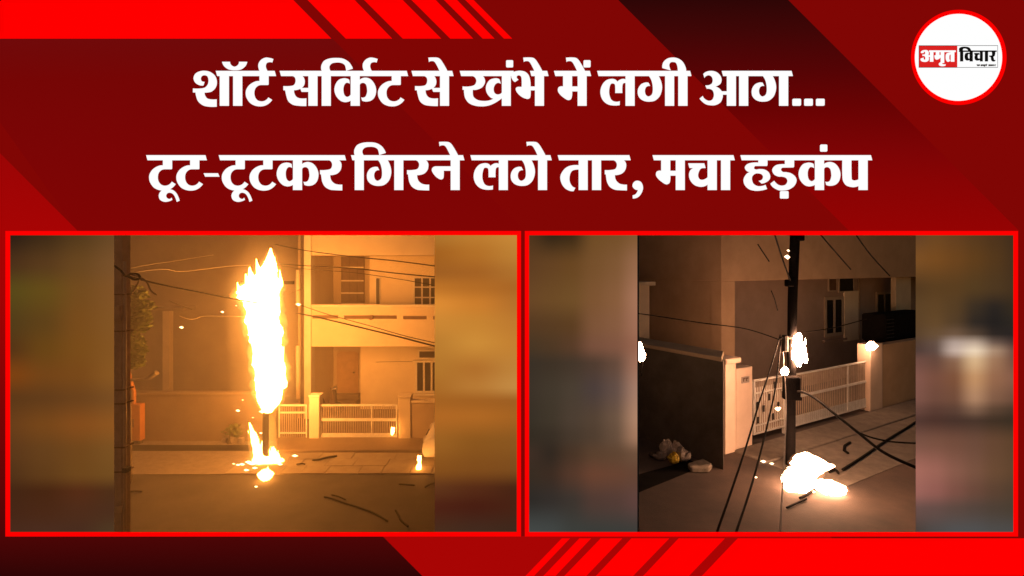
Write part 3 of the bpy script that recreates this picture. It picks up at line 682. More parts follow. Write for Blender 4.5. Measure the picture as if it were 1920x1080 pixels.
# drain pipe on the corner
for a, b in ((506, 571), (648, 746)):
    MB().tube([(PX(560, DF), DF - 0.05, PZ(b, DF)), (PX(560, DF), DF - 0.05, PZ(a, DF))], 0.075, 10).build('drain_pipe', 'cream_plaster', house, smooth=True)
MB().tube([(PX(560, DF), DF + 0.06, 0), (PX(560, DF), DF + 0.06, 8.5)], 0.05, 8).build('drain_pipe', 'tan_plaster', house, smooth=True)

# ---- gates, pillars, walls on the left street
DG = 16.1
def pillar(px0, px1, pyt, d, depth, mat, label, cap=True, name='gate_pillar'):
    x0, x1, zt = PX(px0, d), PX(px1, d), PZ(pyt, d)
    t = thing(name, ((x0 + x1) / 2, d + depth / 2, 0), label, 'pillar')
    MB().box(x0, x1, d, d + depth, 0.0, zt - 0.07).build('shaft', mat, t, bevel=0.015)
    MB().box(x0 - 0.02, x1 + 0.02, d - 0.02, d + depth + 0.02, zt - 0.07, zt).build('cap', mat, t, bevel=0.015)
    return t
pillar(579, 598.5, 741, DG, 0.32, 'white_plaster', 'white gate pillar between the narrow gate and the wide gate near the tall fire')
pillar(747, 770, 742, DG, 0.36, 'cream_plaster', 'cream gate pillar at the right end of the wide gate in the left picture')
def gate(px0, px1, rails, panel, stiles, nb, label, d, top):
    z0, z1 = PZ(827, d), PZ(top, d)
    t = thing('metal_gate', (PX((px0 + px1) / 2, d), d, 0.1), label, 'gate')
    for a, b in rails:
        MB().box(PX(px0, d), PX(px1, d), d - 0.022, d + 0.022, PZ(b, d), PZ(a, d)).build('rail', 'white_metal', t, bevel=0.004)
    if panel: MB().box(PX(px0, d), PX(px1, d), d - 0.015, d + 0.012, PZ(panel[1], d), PZ(panel[0], d)).build('kick_panel', 'white_metal', t, bevel=0.004)
    for s in stiles: MB().box(PX(s - 1.3, d), PX(s + 1.3, d), d - 0.026, d + 0.026, z0, z1).build('stile', 'white_metal', t, bevel=0.004)
    bm_ = None
    for i in range(nb):
        px = px0 + (px1 - px0) * (i + 0.5) / nb
        if bm_ is None:
            bm_ = MB().box(PX(px, d) - 0.012, PX(px, d) + 0.012, d - 0.012, d + 0.012, z0 + 0.02, z1 - 0.01).build('bar', 'bar_paint', t); b0 = PX(px, d)
        else:
            c = link(bm_.copy()); c.parent = t; c.location = (PX(px, d) - b0, 0, 0)
    return t
gate(523, 576, ((758, 761.5), (771.5, 775), (810, 813), (823, 827)), None, (524, 575), 13, 'narrow white barred gate left of the white pillar near the tall fire', DG + 0.1, 758)
gate(601, 745, ((758, 761.5), (784, 789.5), (825.5, 828)), (812, 825), (602.3, 697, 743.7), 34, 'wide white barred gate with a solid bottom panel in the left picture', DG + 0.12, 758)
bw = thing('boundary_wall', (PX(800, DG), DG + 0.15, 0), 'low tan boundary wall right of the wide gate behind the car', 'wall')
MB().box(PX(770.5, DG), 2.0, DG + 0.03, DG + 0.25, 0.0, PZ(756, DG)).build('wall_body', 'tan_plaster', bw)
MB().box(PX(770.5, DG), 2.0, DG, DG + 0.29, PZ(756, DG) + 0.001, PZ(751.5, DG)).build('coping', 'cream_plaster', bw, bevel=0.01)
nw = thing('boundary_wall', (-12, 16.2, 0), 'long dim brown boundary wall left of the tall fire', 'wall')
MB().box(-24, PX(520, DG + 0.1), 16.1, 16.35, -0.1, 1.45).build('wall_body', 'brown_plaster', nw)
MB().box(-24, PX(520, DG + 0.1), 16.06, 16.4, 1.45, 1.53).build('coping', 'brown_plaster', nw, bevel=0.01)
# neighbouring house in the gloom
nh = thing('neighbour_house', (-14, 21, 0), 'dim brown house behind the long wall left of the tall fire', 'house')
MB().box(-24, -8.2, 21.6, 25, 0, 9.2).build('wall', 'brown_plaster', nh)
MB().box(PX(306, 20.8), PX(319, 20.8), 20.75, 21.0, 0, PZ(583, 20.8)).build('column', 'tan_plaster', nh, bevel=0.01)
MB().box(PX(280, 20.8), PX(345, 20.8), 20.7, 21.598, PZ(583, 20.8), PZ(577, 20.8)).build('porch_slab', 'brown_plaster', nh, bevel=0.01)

# ---- the burning pole
DPL = 14.5
pole = thing('utility_pole', (PX(498, DPL), DPL, 0), 'charred utility pole wrapped in the tall flame in the left picture', 'pole')
MB().tube([(PX(498, DPL), DPL, 0), (PX(498.5, DPL), DPL, 3), (PX(500, DPL), DPL, 5.4)], [0.085, 0.075, 0.06], 12).build('shaft', 'charred', pole, smooth=True)
MB().box(PX(498.5, DPL) - 0.75, PX(498.5, DPL) + 0.75, DPL + 0.06, DPL + 0.13, 5.0, 5.09).build('cross_arm', 'charred', pole)
MB().box(PX(498, DPL) - 0.14, PX(498, DPL) + 0.14, DPL + 0.08, DPL + 0.3, 1.6, 2.1).build('junction_box', 'charred', pole)
rowsL = ((466, 506.5, 508.5), (474, 504, 511), (484, 500, 513), (495, 495, 516), (505, 488, 517), (515, 481, 518), (525, 469, 519), (535, 457, 520), (546, 450, 520), (556, 450, 521), (566, 458, 522), (580, 463, 523),
         (600, 466, 524), (625, 470, 525), (642, 477, 527), (662, 477, 528), (690, 478, 531), (712, 480, 533), (735, 482, 529), (752, 486, 524), (765, 491, 517), (773, 496, 509))
fire = thing('tall_flame', (PX(498, DPL), DPL, 1.3), 'towering white-hot flame engulfing the utility pole in the left picture', 'fire')
flame_mesh(rowsL, DPL, 'flame_core', 'flame_core', fire, 44, 0.0, 0.2, 0.7, 0.0, 8, 26)
flame_mesh(rowsL, DPL, 'flame_fringe', 'flame_fringe', fire, 28, 0.17, 0.25, 0.75, 4.2, 5)
for rows_ in (((507, 524, 525), (520, 523, 528), (532, 519, 530), (541, 520, 527), (547, 522, 525)),):
    flame_mesh(rows_, DPL - 0.1, 'flame_small', 'flame_tongue', fire, 14, 0, 0.2, 0.7, 2.0, 4)
    flame_mesh(rows_, DPL - 0.1, 'flame_fringe', 'flame_fringe', fire, 14, 0.05, 0.2, 0.7, 2.0, 4)
gf = thing('base_fire', (PX(498, DPL), DPL, 0), 'bright fire burning on the ground at the foot of the burning pole', 'fire')
flame_mesh(((793, 467, 469), (803, 468, 473), (816, 470, 480), (830, 473, 486), (845, 476, 492), (858, 474, 500)), DPL, 'flame_small', 'flame_tongue', gf, 20, 0, 0.3, 0.7, 1.0, 6, 6)
flame_mesh(((838, 512, 513), (843, 509, 515), (848, 507, 519), (854, 504, 523), (862, 502, 526)), DPL, 'flame_small', 'flame_tongue', gf, 16, 0, 0.3, 0.7, 3.0, 5, 5)
flame_mesh(((778, 506, 508), (800, 504, 511), (830, 500, 512), (858, 494, 516)), DPL + 0.25, 'flame_fringe', 'flame_fringe', gf, 16, 0.12, 0.25, 0.7, 3.0, 5)
flame_mesh(((800, 467, 470), (830, 472, 486), (858, 472, 500)), DPL, 'flame_fringe', 'flame_fringe', gf, 16, 0.1, 0.25, 0.7, 3.0, 5)
p = G(500, 868); lump_fire((p.x, p.y, 0.0), 0.42, 0.25, 0.25, 'flame_small', 'flame_tongue', gf, 1.7, 7)
p = G(498, 900); lump_fire((p.x, p.y, 0.0), 0.2, 0.16, 0.42, 'flame_small', 'flame_tongue', gf, 2.9, 4)
p = G(520, 868); lump_fire((p.x, p.y, 0.0), 0.17, 0.12, 0.2, 'flame_small', 'flame_tongue', gf, 4.9, 3)
for k, (px, py, sz) in enumerate(((466, 869, 0.07), (454, 873, 0.05), (446, 874, 0.04), (462, 884, 0.05), (474, 872, 0.09), (478, 880, 0.05), (553, 857, 0.06), (525, 873, 0.05), (480, 915, 0.03), (438, 872, 0.025))):
    p = G(px, py); spark((p.x, p.y, 0.035), sz, 'spark', 'small burning scrap scattered on the ground round the burning pole', 'burning scraps round the left pole', (1.5, 1, 0.6))
for k, (px, py, sz) in enumerate(((340, 614, 0.045), (417, 585, 0.035), (443, 573, 0.02), (446, 770, 0.045), (455, 750, 0.02), (474, 783, 0.02), (489, 812, 0.03), (491, 772, 0.06))):
    spark(P(px, py, DPL - 0.2), sz, 'spark', 'glowing ember drifting in the air beside the tall flame', 'embers in the air by the tall flame', (1.4, 1, 0.7))
lf = thing('small_fire', tuple(G(786, 882)), 'small upright flame burning on the paving beside the parked car', 'fire')
p = G(786, 882); flame_mesh(((855, 783, 790), (862, 782, 790), (868, 784, 789), (874, 781, 790), (883, 780, 789)), p.y, 'flame_small', 'flame_tongue', lf, 12, 0, 0.25, 0.7, 5.0, 4)
lf2 = thing('small_fire', tuple(P(736, 812, DG - 0.2)), 'tiny flame burning low on the wide gate in the left picture', 'fire')
flame_mesh(((802, 734, 740), (806, 733, 739), (810, 733, 740), (815, 733, 737)), DG - 0.2, 'flame_small', 'flame_tongue', lf2, 12, 0, 0.3, 0.7, 6.0, 4)

# ---- foreground pole, junction box, tree at the left edge
DQ = 8.4
lp = thing('utility_pole', (PX(218, DQ), DQ, 0), 'tall near utility pole with iron bands at the left edge of the left picture', 'pole')
MB().box(PX(196, DQ), PX(229, DQ), DQ, DQ + 0.2, 0, 8.0).build('shaft', 'pole_paint', lp, bevel=0.015)
MB().tube([(PX(231.2, DQ), DQ + 0.03, 0), (PX(231.2, DQ), DQ + 0.03, PZ(490, DQ))], 0.024, 12).build('round_tube', 'pole_edge', lp, smooth=True)  # added pale tube imitating the pole's firelit right edge
for py in (551, 620, 730, 756, 838, 884):
    MB().box(PX(194, DQ), PX(233.5, DQ), DQ - 0.012, DQ + 0.21, PZ(py + 2.2, DQ), PZ(py, DQ)).build('band', 'rust_iron', lp)
MB().box(PX(231, DQ), PX(239.5, DQ), DQ - 0.03, DQ + 0.08, PZ(886, DQ), PZ(877, DQ)).build('clamp', 'dark_iron', lp, bevel=0.005)
MB().box(PX(196, DQ) - 0.01, PX(231, DQ), DQ - 0.03, DQ - 0.013, PZ(960, DQ), PZ(948, DQ)).build('clamp', 'pole_edge', lp, bevel=0.003)
MB().box(PX(205, DQ), PX(232, DQ), DQ - 0.08, DQ - 0.013, PZ(600, DQ), PZ(572, DQ)).build('meter_box', 'pole_paint', lp, bevel=0.01)
jb = thing('junction_box', (PX(250, 16), 15.9, 0), 'orange electric junction box by the long brown wall beside the near pole', 'junction box')
MB().box(PX(232, 15.9), PX(267, 15.9), 15.8, 16.02, 0.12, PZ(757, 15.9)).build('cabinet', 'box_orange', jb, bevel=0.01)
MB().box(PX(249, 15.8), PX(251, 15.8), 15.78, 15.799, 0.55, 0.8).build('latch', 'rust_iron', jb)
for px in (236, 263):
    MB().box(PX(px - 2, 15.9), PX(px + 2, 15.9), 15.85, 15.98, 0.0, 0.12).build('leg', 'dark_iron', jb)
MB().tube(spline([P(251, 757, 15.9), P(251, 735, 15.9), P(247, 722, 15.9), P(241, 700, 15.9), P(237, 683, 15.9)], 5), 0.06, 8).build('round_tube', 'box_orange', jb, smooth=True)
lampa = thing('street_lamp', (PX(262, 15), 15.0, 0), 'unlit pale lamp head on a bracket beside the tree at the left', 'street lamp')
MB().tube(spline([P(240, 712, 15), P(262, 712, 15), P(280, 708, 15), P(294, 698, 15)], 5), [0.045] * 10 + [0.075] * 6, 8).build('lamp_head', 'cable_pale', lampa, smooth=True)
MB().tube([(PX(240, 15), 15, 0), (PX(240, 15), 15, PZ(712, 15))], 0.04, 8).build('post', 'rust_iron', lampa, smooth=True)

def leafy_tree(name, base, trunk_pts, clumps, nleaf, size, label, seed=1):
    t = thing(name, base, label, 'tree')
    tr = MB().tube(spline(trunk_pts, 4), [0.11 - 0.08 * i / (4 * (len(trunk_pts) - 1)) for i in range(4 * (len(trunk_pts) - 1) + 1)], 8)
    for c, r in clumps:
        tr.tube([trunk_pts[-2], (Vector(trunk_pts[-2]) + Vector(c)) / 2 + Vector((0, 0, 0.1)), c], [0.035, 0.025, 0.01], 6)
    tr.build('trunk', 'bark', t, smooth=True)
    rr = random.Random(seed); mb = MB()
    for i in range(nleaf):
        c, r = clumps[rr.randrange(len(clumps))]
        v = Vector((rr.gauss(0, 1), rr.gauss(0, 1), rr.gauss(0, 1))); v = v.normalized() * r * rr.random() ** 0.4
        p = Vector(c) + v
        a = Vector((rr.uniform(-1, 1), rr.uniform(-1, 1), rr.uniform(-0.6, 0.6))).normalized(); b = a.orthogonal().normalized()
        s = size * rr.uniform(0.6, 1.3)
        mb.add([tuple(p - a * s), tuple(p + b * s * 0.45), tuple(p + a * s), tuple(p - b * s * 0.45)], [(0, 1, 2, 3)])
    mb.build('crown', 'leaf', t)
    return t
DT = 13.0
leafy_tree('small_tree', (PX(236, DT), DT, 0), [(PX(238, DT), DT, 0), (PX(240, DT), DT, 1.5), (PX(238, DT), DT, 2.8), (PX(246, DT), DT, 4.2)],
           [(tuple(P(252, 556, DT)), 0.32), (tuple(P(268, 582, DT)), 0.30), (tuple(P(252, 604, DT)), 0.34), (tuple(P(264, 606, DT)), 0.24), (tuple(P(248, 645, DT)), 0.3), (tuple(P(258, 656, DT)), 0.22), (tuple(P(250, 674, DT)), 0.26), (tuple(P(238, 625, DT)), 0.15), (tuple(P(225, 590, DT)), 0.35), (tuple(P(222, 650, DT)), 0.3)],
           2600, 0.075, 'small leafy tree behind the near pole at the left edge')
# rubble heap beside the drain
rub = thing('rubble_heap', tuple(G(436, 830)), 'small heap of rubble and broken slabs left of the burning pole', 'rubble')
rr = random.Random(11)
for i in range(16):
    c = G(rr.uniform(420, 455), rr.uniform(822, 834)); s = rr.uniform(0.07, 0.17); z = rr.choice((0, 0, 0.1, 0.2)) + 0.0
    mb = MB(); vs = []
    for zz in (0, 1):
        for j in range(6):
            a = j * math.pi / 3 + rr.uniform(-0.3, 0.3); vs.append((c.x + s * math.cos(a) * rr.uniform(0.7, 1.3), c.y + s * math.sin(a) * rr.uniform(0.6, 1.1), z + zz * s * rr.uniform(0.7, 1.4)))
    mb.add(vs, [tuple(range(5, -1, -1)), tuple(range(6, 12))] + [(j, (j + 1) % 6, 6 + (j + 1) % 6, 6 + j) for j in range(6)])
    mb.build('stone', 'stone', rub)
leafy_tree('dry_shrub', (PX(432, 15.9), 15.9, 0), [(PX(432, 15.9), 15.9, 0), (PX(433, 15.9), 15.9, 0.2), (PX(434, 15.9), 15.9, 0.4)],
           [(tuple(P(428, 806, 15.9)), 0.18), (tuple(P(440, 802, 15.9)), 0.16), (tuple(P(446, 812, 15.9)), 0.14)], 160, 0.06, 'small scrubby plant growing on the rubble heap', 4)['category'] = 'shrub'

# ---- car at the right edge
def make_car(x0, y0, label):
    t = thing('parked_car', (x0 + 1.9, y0 + 0.82, 0), label, 'car')
    prof = [(0.06, 0.24), (0.0, 0.34), (0.0, 0.58), (0.06, 0.72), (0.35, 0.82), (1.0, 0.93), (1.1, 0.96), (2.95, 0.97), (3.3, 0.97), (3.62, 0.9), (3.7, 0.6), (3.7, 0.3), (3.6, 0.24)]
    MB().prism_xz([(x0 + a, b) for a, b in prof], y0, y0 + 1.64).build('body', 'car_paint', t, bevel=0.06, seg=3, smooth=True)
    cab = [(1.02, 0.95), (1.55, 1.40), (1.75, 1.45), (2.75, 1.45), (2.95, 1.40), (3.35, 0.97)]
    MB().prism_xz([(x0 + a, b) for a, b in cab], y0 + 0.1, y0 + 1.54).build('cabin', 'car_paint', t, bevel=0.05, seg=2, smooth=True)
    for a in ([(1.28, 0.99), (1.62, 1.34), (2.15, 1.36), (2.15, 0.99)], [(2.22, 0.99), (2.22, 1.36), (2.72, 1.34), (3.05, 0.99)]):
        MB().prism_xz([(x0 + u, v) for u, v in a], y0 + 0.085, y0 + 0.11).build('side_window', 'glass_dark', t)
    MB().add([(x0 + 1.06, y0 + 0.22, 1.0), (x0 + 1.06, y0 + 1.42, 1.0), (x0 + 1.5, y0 + 1.36, 1.38), (x0 + 1.5, y0 + 0.28, 1.38), (x0 + 1.09, y0 + 0.22, 1.0), (x0 + 1.09, y0 + 1.42, 1.0), (x0 + 1.53, y0 + 1.36, 1.38), (x0 + 1.53, y0 + 0.28, 1.38)],
             [(0, 1, 2, 3), (7, 6, 5, 4), (0, 4, 5, 1), (1, 5, 6, 2), (2, 6, 7, 3), (3, 7, 4, 0)]).build('windscreen', 'glass_dark', t)
    for wx in (0.68, 2.95):
        for wy in (0.08, 1.56):
            w = MB().wheel((x0 + wx, y0 + wy, 0.29), 0.29, 0.2, 28).build('wheel', 'tyre', t, bevel=0.03)
            MB().wheel((x0 + wx, y0 + wy + (-0.105 if wy < 1 else 0.105), 0.29), 0.18, 0.02, 20).build('rim', 'chrome', w)
    for hy in (0.12, 1.26):
        MB().box(x0 - 0.012, x0 + 0.14, y0 + hy, y0 + hy + 0.28, 0.58, 0.72).build('headlight', 'window_frame', t, bevel=0.03, seg=2)
    MB().box(x0 - 0.025, x0 + 0.02, y0 + 0.08, y0 + 1.56, 0.32, 0.48).build('bumper', 'car_paint', t, bevel=0.015)
    MB().box(x0 - 0.012, x0 + 0.02, y0 + 0.5, y0 + 1.14, 0.54, 0.66).build('grille', 'dark_iron', t)
    MB().box(x0 + 1.3, x0 + 1.42, y0 - 0.12, y0 + 0.02, 0.98, 1.1).build('mirror', 'car_paint', t, bevel=0.02)
    return t
make_car(PX(794, 14.3), 14.15, 'pale parked car nosing in at the right edge of the left picture')

# ---- scooter in the carport
DS = 19.0
sc_ = thing('motor_scooter', (PX(606, DS), DS, 0), 'dark motor scooter parked in the carport behind the wide gate', 'scooter')
sx = PX(606, DS)
for k, xx in enumerate((-0.5, 0.5)):
    w = MB().wheel((sx + xx, DS, 0.24), 0.24, 0.1, 20).build('wheel', 'tyre', sc_)
    MB().wheel((sx + xx, DS - 0.055, 0.24), 0.12, 0.02, 16).build('rim', 'chrome', w)
MB().prism_xz([(sx + a, b) for a, b in ((-0.62, 0.34), (-0.6, 0.68), (-0.1, 0.72), (0.05, 0.4), (0.28, 0.36), (0.34, 0.95), (0.44, 0.95), (0.5, 0.3), (-0.1, 0.22))], DS - 0.15, DS + 0.15).build('body', 'scooter_body', sc_, bevel=0.03)
MB().box(sx - 0.6, sx - 0.05, DS - 0.13, DS + 0.13, 0.7, 0.8).build('seat', 'tyre', sc_, bevel=0.03)
MB().tube([(sx + 0.4, DS - 0.32, 1.05), (sx + 0.42, DS, 1.0), (sx + 0.4, DS + 0.32, 1.05)], 0.025, 8).build('handlebar', 'chrome', sc_)
MB().wheel((sx + 0.46, DS - 0.02, 0.98), 0.09, 0.1, 14, 'x').build('headlight', 'chrome', sc_)

# ---- cables of the left street
BL = 'cable_black'
A0 = P(232, 516, DQ)
cable([A0, P(300, 533, 9.6), P(380, 549, 11.4), P(452, 563, 13.4), P(497, 570, DPL)], 0.015, BL, 'dark cable running from the near pole into the tall flame')
cable([A0, P(270, 508, 9.6), P(310, 505, 11), P(345, 509, 13), P(420, 500, 15.2), P(470, 497, 16.5)], 0.008, 'cable_pale', 'pale cable running level from the near pole towards the fire')
cable([P(232, 506, DQ), P(275, 497, 10), P(330, 489, 13), P(400, 478, 17)], 0.006, 'cable_pale', 'pale cable rising from the near pole above the level cable')
cable([P(244, 514, DQ - 0.1), P(262, 520, DQ - 0.1), P(275, 529, DQ - 0.1), P(283, 545, DQ - 0.1), P(294, 553, DQ - 0.1)], 0.012, 'cable_pale', 'thick pale cable end hanging loose beside the near pole')
cable([P(318, 564, 10), P(340, 573, 10.4), P(360, 580, 10.8)], 0.01, 'cable_pale', 'short pale broken wire hanging between the near pole and the flame')
cable([P(336, 592, 13), P(352, 598, 13.2), P(366, 598, 13.4), P(382, 593, 13.6), P(432, 593, 14), P(460, 594, 14.3)], 0.008, 'cable_pale', 'thin pale drooping wire reaching into the flame from the left')
cable([P(214, 498, DQ - 0.15), P(226, 507, DQ - 0.15), P(236, 518, DQ - 0.15), P(246, 513, DQ - 0.15), P(258, 514, DQ - 0.15), P(262, 522, DQ - 0.15), P(250, 524, DQ - 0.15), P(238, 516, DQ - 0.15)], 0.016, BL, 'tangled dark cable knot at the top of the near pole')
cable([P(262, 522, DQ), P(254, 540, DQ), P(244, 554, DQ)], 0.012, 'cable_pale', 'pale wire dropping from the knot towards the tree')
cable([P(516, 458, 15), P(575, 470, 17), P(660, 481, 15), P(740, 489, 13.5), P(825, 500, 12)], 0.016, BL, 'topmost dark cable crossing the balcony of the left house')
cable([P(516, 494, 15), P(570, 498, 17), P(660, 503, 15), P(740, 512, 13.5), P(825, 520, 12)], 0.016, BL, 'second dark cable crossing the balcony opening of the left house')
cable([P(516, 497, 15), P(580, 505, 17), P(660, 511, 15), P(740, 522, 13.5), P(825, 537, 12)], 0.009, BL, 'thin third wire crossing the balcony opening of the left house')
cable([P(556, 587, 15.5), P(600, 596, 15), P(680, 615, 14), P(750, 632, 13), P(830, 653, 12)], 0.02, BL, 'thick dark cable slanting down across the balcony parapet')
cable([P(558, 570, 15.5), P(610, 588, 15), P(690, 610, 14), P(760, 630, 13), P(830, 646, 12)], 0.01, BL, 'thin wire running just above the thick cable across the parapet')
spark(P(559, 571, 15.3), 0.06, 'spark', 'glowing burnt end of the cable beside the left house', None, (1.3, 1, 0.7))
cable([P(540, 552, 14.8), P(555, 546, 15.2), P(568, 541, 15.8)], 0.012, 'cable_pale', 'short glowing wire between the flame and the house pipe')
cable([P(705, 679, DR - 0.02), P(740, 678, DR - 0.02), P(780, 678, DR - 0.02)], 0.012, 'cable_pale', 'thin wire clipped along the carport wall', k=3)
def ground_cable(pts, r, label, gz=0.012):
    cable([G(a, b, 0) + Vector((0, 0, gz + r)) for a, b in pts], r, BL, label)
ground_cable(((608, 934), (625, 938), (650, 947), (675, 955), (700, 964), (727, 980)), 0.02, 'long dark burnt cable lying on the left road')
ground_cable(((622, 930), (635, 933), (648, 939)), 0.016, 'short thin burnt wire beside the long cable on the left road')
ground_cable(((742, 960), (748, 971), (752, 979), (765, 990)), 0.025, 'short crooked burnt cable on the left road near the bottom edge')
ground_cable(((748, 910), (762, 911), (778, 912)), 0.02, 'short straight burnt wire on the left road below the car')
ground_cable(((797, 916), (806, 911), (818, 907)), 0.02, 'burnt wire on the left road at the right edge')
ground_cable(((586, 867), (598, 866), (612, 862), (632, 859)), 0.026, 'bent burnt cable lying on the paving below the wide gate', 0.04)
ground_cable(((556, 874), (566, 873), (572, 874)), 0.016, 'tiny burnt wire scrap on the paving near the fire', 0.04)
ground_cable(((240, 925), (252, 923), (266, 924)), 0.02, 'short dark scrap of cable on the road beside the near pole')

# ---- added smoke shell imitating the lens glow round the flame
glow_shell = flame_mesh(((425, 492, 530), (470, 462, 548), (540, 430, 556), (620, 430, 560), (700, 436, 562), (770, 446, 556), (830, 462, 540), (862, 476, 524)), DPL, 'brown_plaster', 'lens_glow_smoke', None, 28, 0.0, 0.12, 1.6, 8.0, 5)
m, n, l = newmat('lens_glow_volume')
v = n.new('ShaderNodeVolumePrincipled'); o_ = n.new('ShaderNodeOutputMaterial')
v.inputs['Color'].default_value = (0.86, 0.82, 0.76, 1); v.inputs['Density'].default_value = 0.05; v.inputs['Anisotropy'].default_value = 0.3
l.new(v.outputs[0], o_.inputs['Volume'])
glow_shell.data.materials.clear(); glow_shell.data.materials.append(m); tag(glow_shell, 'added smoke shell imitating lens glow round the tall flame', 'smoke', kind='stuff')

# ---- smoke hanging in the left street
hz = MB().prism_xy([(-24.8, 3.25), (0.36, 3.25), (3.35, 25.8), (-24.8, 25.8)], -1.0, 9.6).build('haze', 'brown_plaster')
m, n, l = newmat('smoke')
v = n.new('ShaderNodeVolumePrincipled'); o_ = n.new('ShaderNodeOutputMaterial')
v.inputs['Color'].default_value = (0.86, 0.82, 0.76, 1); v.inputs['Density'].default_value = 0.017; v.inputs['Anisotropy'].default_value = 0.2
l.new(v.outputs[0], o_.inputs['Volume'])
hz.data.materials.clear(); hz.data.materials.append(m); tag(hz, 'thin warm smoke hanging over the left street', 'smoke', kind='stuff')

# ================================================================== RIGHT STREET
GZ = 0.8                                   # this street lies a little higher
PLEN = 60.2
U = Vector((0.862, 0.507)); V = Vector((-0.507, 0.862)); O2 = Vector((6.12, 13.35))
def RX(a, b, z): 
    p = O2 + U * a + V * b
    return Vector((p.x, p.y, z + GZ))
def at_b(px, b):
    """distance along the gate line where pixel column px meets the line at depth b"""
    k = (px - 960) / F; c = O2 + V * b
    return (k * c.y - c.x) / (U.x - k * U.y)
def RZ(py, a, b):
    p = O2 + U * a + V * b
    return PZ(py, p.y) - GZ
def RP(px, py, b):
    a = at_b(px, b); return a, RZ(py, a, b)
tag(MB().prism_xy([(0.55, 3.3), (32, 3.3), (32, 34), (5.1, 34)], GZ - 0.9, GZ).build('road', 'worn_asphalt'), kind='structure')
tag(MB(RX).box(-0.6, 20, -0.95, -0.05, -0.2, 0.05).build('pavement', 'kerb_concrete', bevel=0.02), kind='structure')
tag(MB(RX).box(-0.6, 20, -2.6, -0.96, -0.2, 0.008).build('pavement', 'kerb_concrete'), kind='structure')
tag(MB().prism_xy([tuple(G(x, y, GZ).xy) for x, y in ((1196, 890), (1262, 872), (1292, 862), (1318, 874), (1280, 890), (1196, 924))], GZ - 0.1, GZ + 0.004).build('drain', 'drain_shade'), kind='structure')  # flat dark patch in place of a shaded hole

# ---- house
HB = 2.0
rh = thing('corner_house', tuple(RX(4, HB, 0)), 'tan house with overhanging upper storey behind the burning wires in the right picture', 'house')
a0 = at_b(1353, HB); a1 = at_b(1378, HB); aR = 24.0
zo = RZ(527, a1, HB)
MB(RX).box(a0, aR, HB, HB + 6.0, zo, 9.0).build('upper_storey', 'peach_plaster', rh, bevel=0.015)
MB(RX).box(a0, a1, HB, HB + 0.4, 0, zo - 0.001).build('column', 'peach_plaster', rh, bevel=0.01)
RB = HB + 1.1
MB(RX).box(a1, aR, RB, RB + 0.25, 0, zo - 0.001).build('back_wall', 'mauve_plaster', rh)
MB(RX).box(a0 + 0.02, a1 - 0.03, HB + 0.4, HB + 5.9, 0, zo - 0.001).build('side_wall', 'peach_plaster', rh)
def rwin(px0, px1, py0, py1, b, panes, fr=0.06, pane='glass_dark', frame='muted_frame'):
    A, Z1 = RP(px0, py0, b); B, _ = RP(px1, py0, b); Z0 = RZ(py1, A, b)
    mb = MB(RX); mb.box(A, B, b - 0.05, b, Z1 - fr, Z1); mb.box(A, B, b - 0.05, b, Z0, Z0 + fr)
    w_ = (B - A - fr) / panes
    for i in range(panes + 1): mb.box(A + w_ * i, A + w_ * i + fr, b - 0.048, b, Z0 + fr, Z1 - fr)
    w = mb.build('window', frame, rh)
    for i in range(panes): MB(RX).box(A + w_ * i + fr + 0.003, A + w_ * (i + 1) - 0.003, b - 0.03, b - 0.006, Z0 + fr + 0.003, Z1 - fr - 0.003).build('pane', pane, w)
    return w
rwin(1545, 1580, 557, 632, RB, 2, 0.13)
rwin(1552, 1568, 521, 547, RB, 1, 0.05, 'rust_iron')
rwin(1571, 1600, 518, 549, RB, 1, 0.06)
rwin(1642, 1672, 548, 625, RB, 2, 0.1)
A, Z1 = RP(1581, 546, RB); B, _ = RP(1607, 546, RB)
MB(RX).box(A, B, RB - 0.06, RB, RZ(640, A, RB), Z1).build('shutter', 'cream_plaster', rh, bevel=0.01)
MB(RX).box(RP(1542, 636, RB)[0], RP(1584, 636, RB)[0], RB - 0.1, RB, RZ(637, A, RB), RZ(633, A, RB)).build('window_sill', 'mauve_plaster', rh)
A, Z1 = RP(1680, 512, HB + 0.3); B, _ = RP(1708, 512, HB + 0.3)
MB(RX).box(A, B, HB + 0.3, HB + 0.5, RZ(600, A, HB + 0.3), zo - 0.001).build('column', 'cream_plaster', rh, bevel=0.01)
MB(RX).tube([(RP(1608, 560, RB)[0], RB - 0.05, 0), (RP(1608, 560, RB)[0], RB - 0.05, zo)], 0.04, 8).build('drain_pipe', 'brown_plaster', rh)
ac = thing('air_cooler', tuple(RX(*RP(1690, 640, 1.0)[:1], 1.0, RP(1690, 640, 1.0)[1])), 'black box-shaped cooler above the brown wall at the right edge', 'cooler')
A, Z1 = RP(1654, 590, 1.0); B, _ = RP(1735, 590, 1.0); Z0 = RZ(642, A, 1.0)
MB(RX).box(A, B, 0.9, 1.7, Z0, Z1).build('housing', 'charred', ac, bevel=0.04, seg=2)
for i in range(6):
    z = Z0 + (Z1 - Z0) * (0.15 + 0.13 * i); MB(RX).box(A + 0.1, A + 0.62, 0.87, 0.899, z, z + 0.03).build('louvre', 'dark_iron', ac)
MB(RX).box(A + 0.04, A + 0.12, 0.95, 1.6, 0, Z0).build('leg', 'charred', ac); MB(RX).box(B - 0.12, B - 0.04, 0.95, 1.6, 0, Z0).build('leg', 'charred', ac)

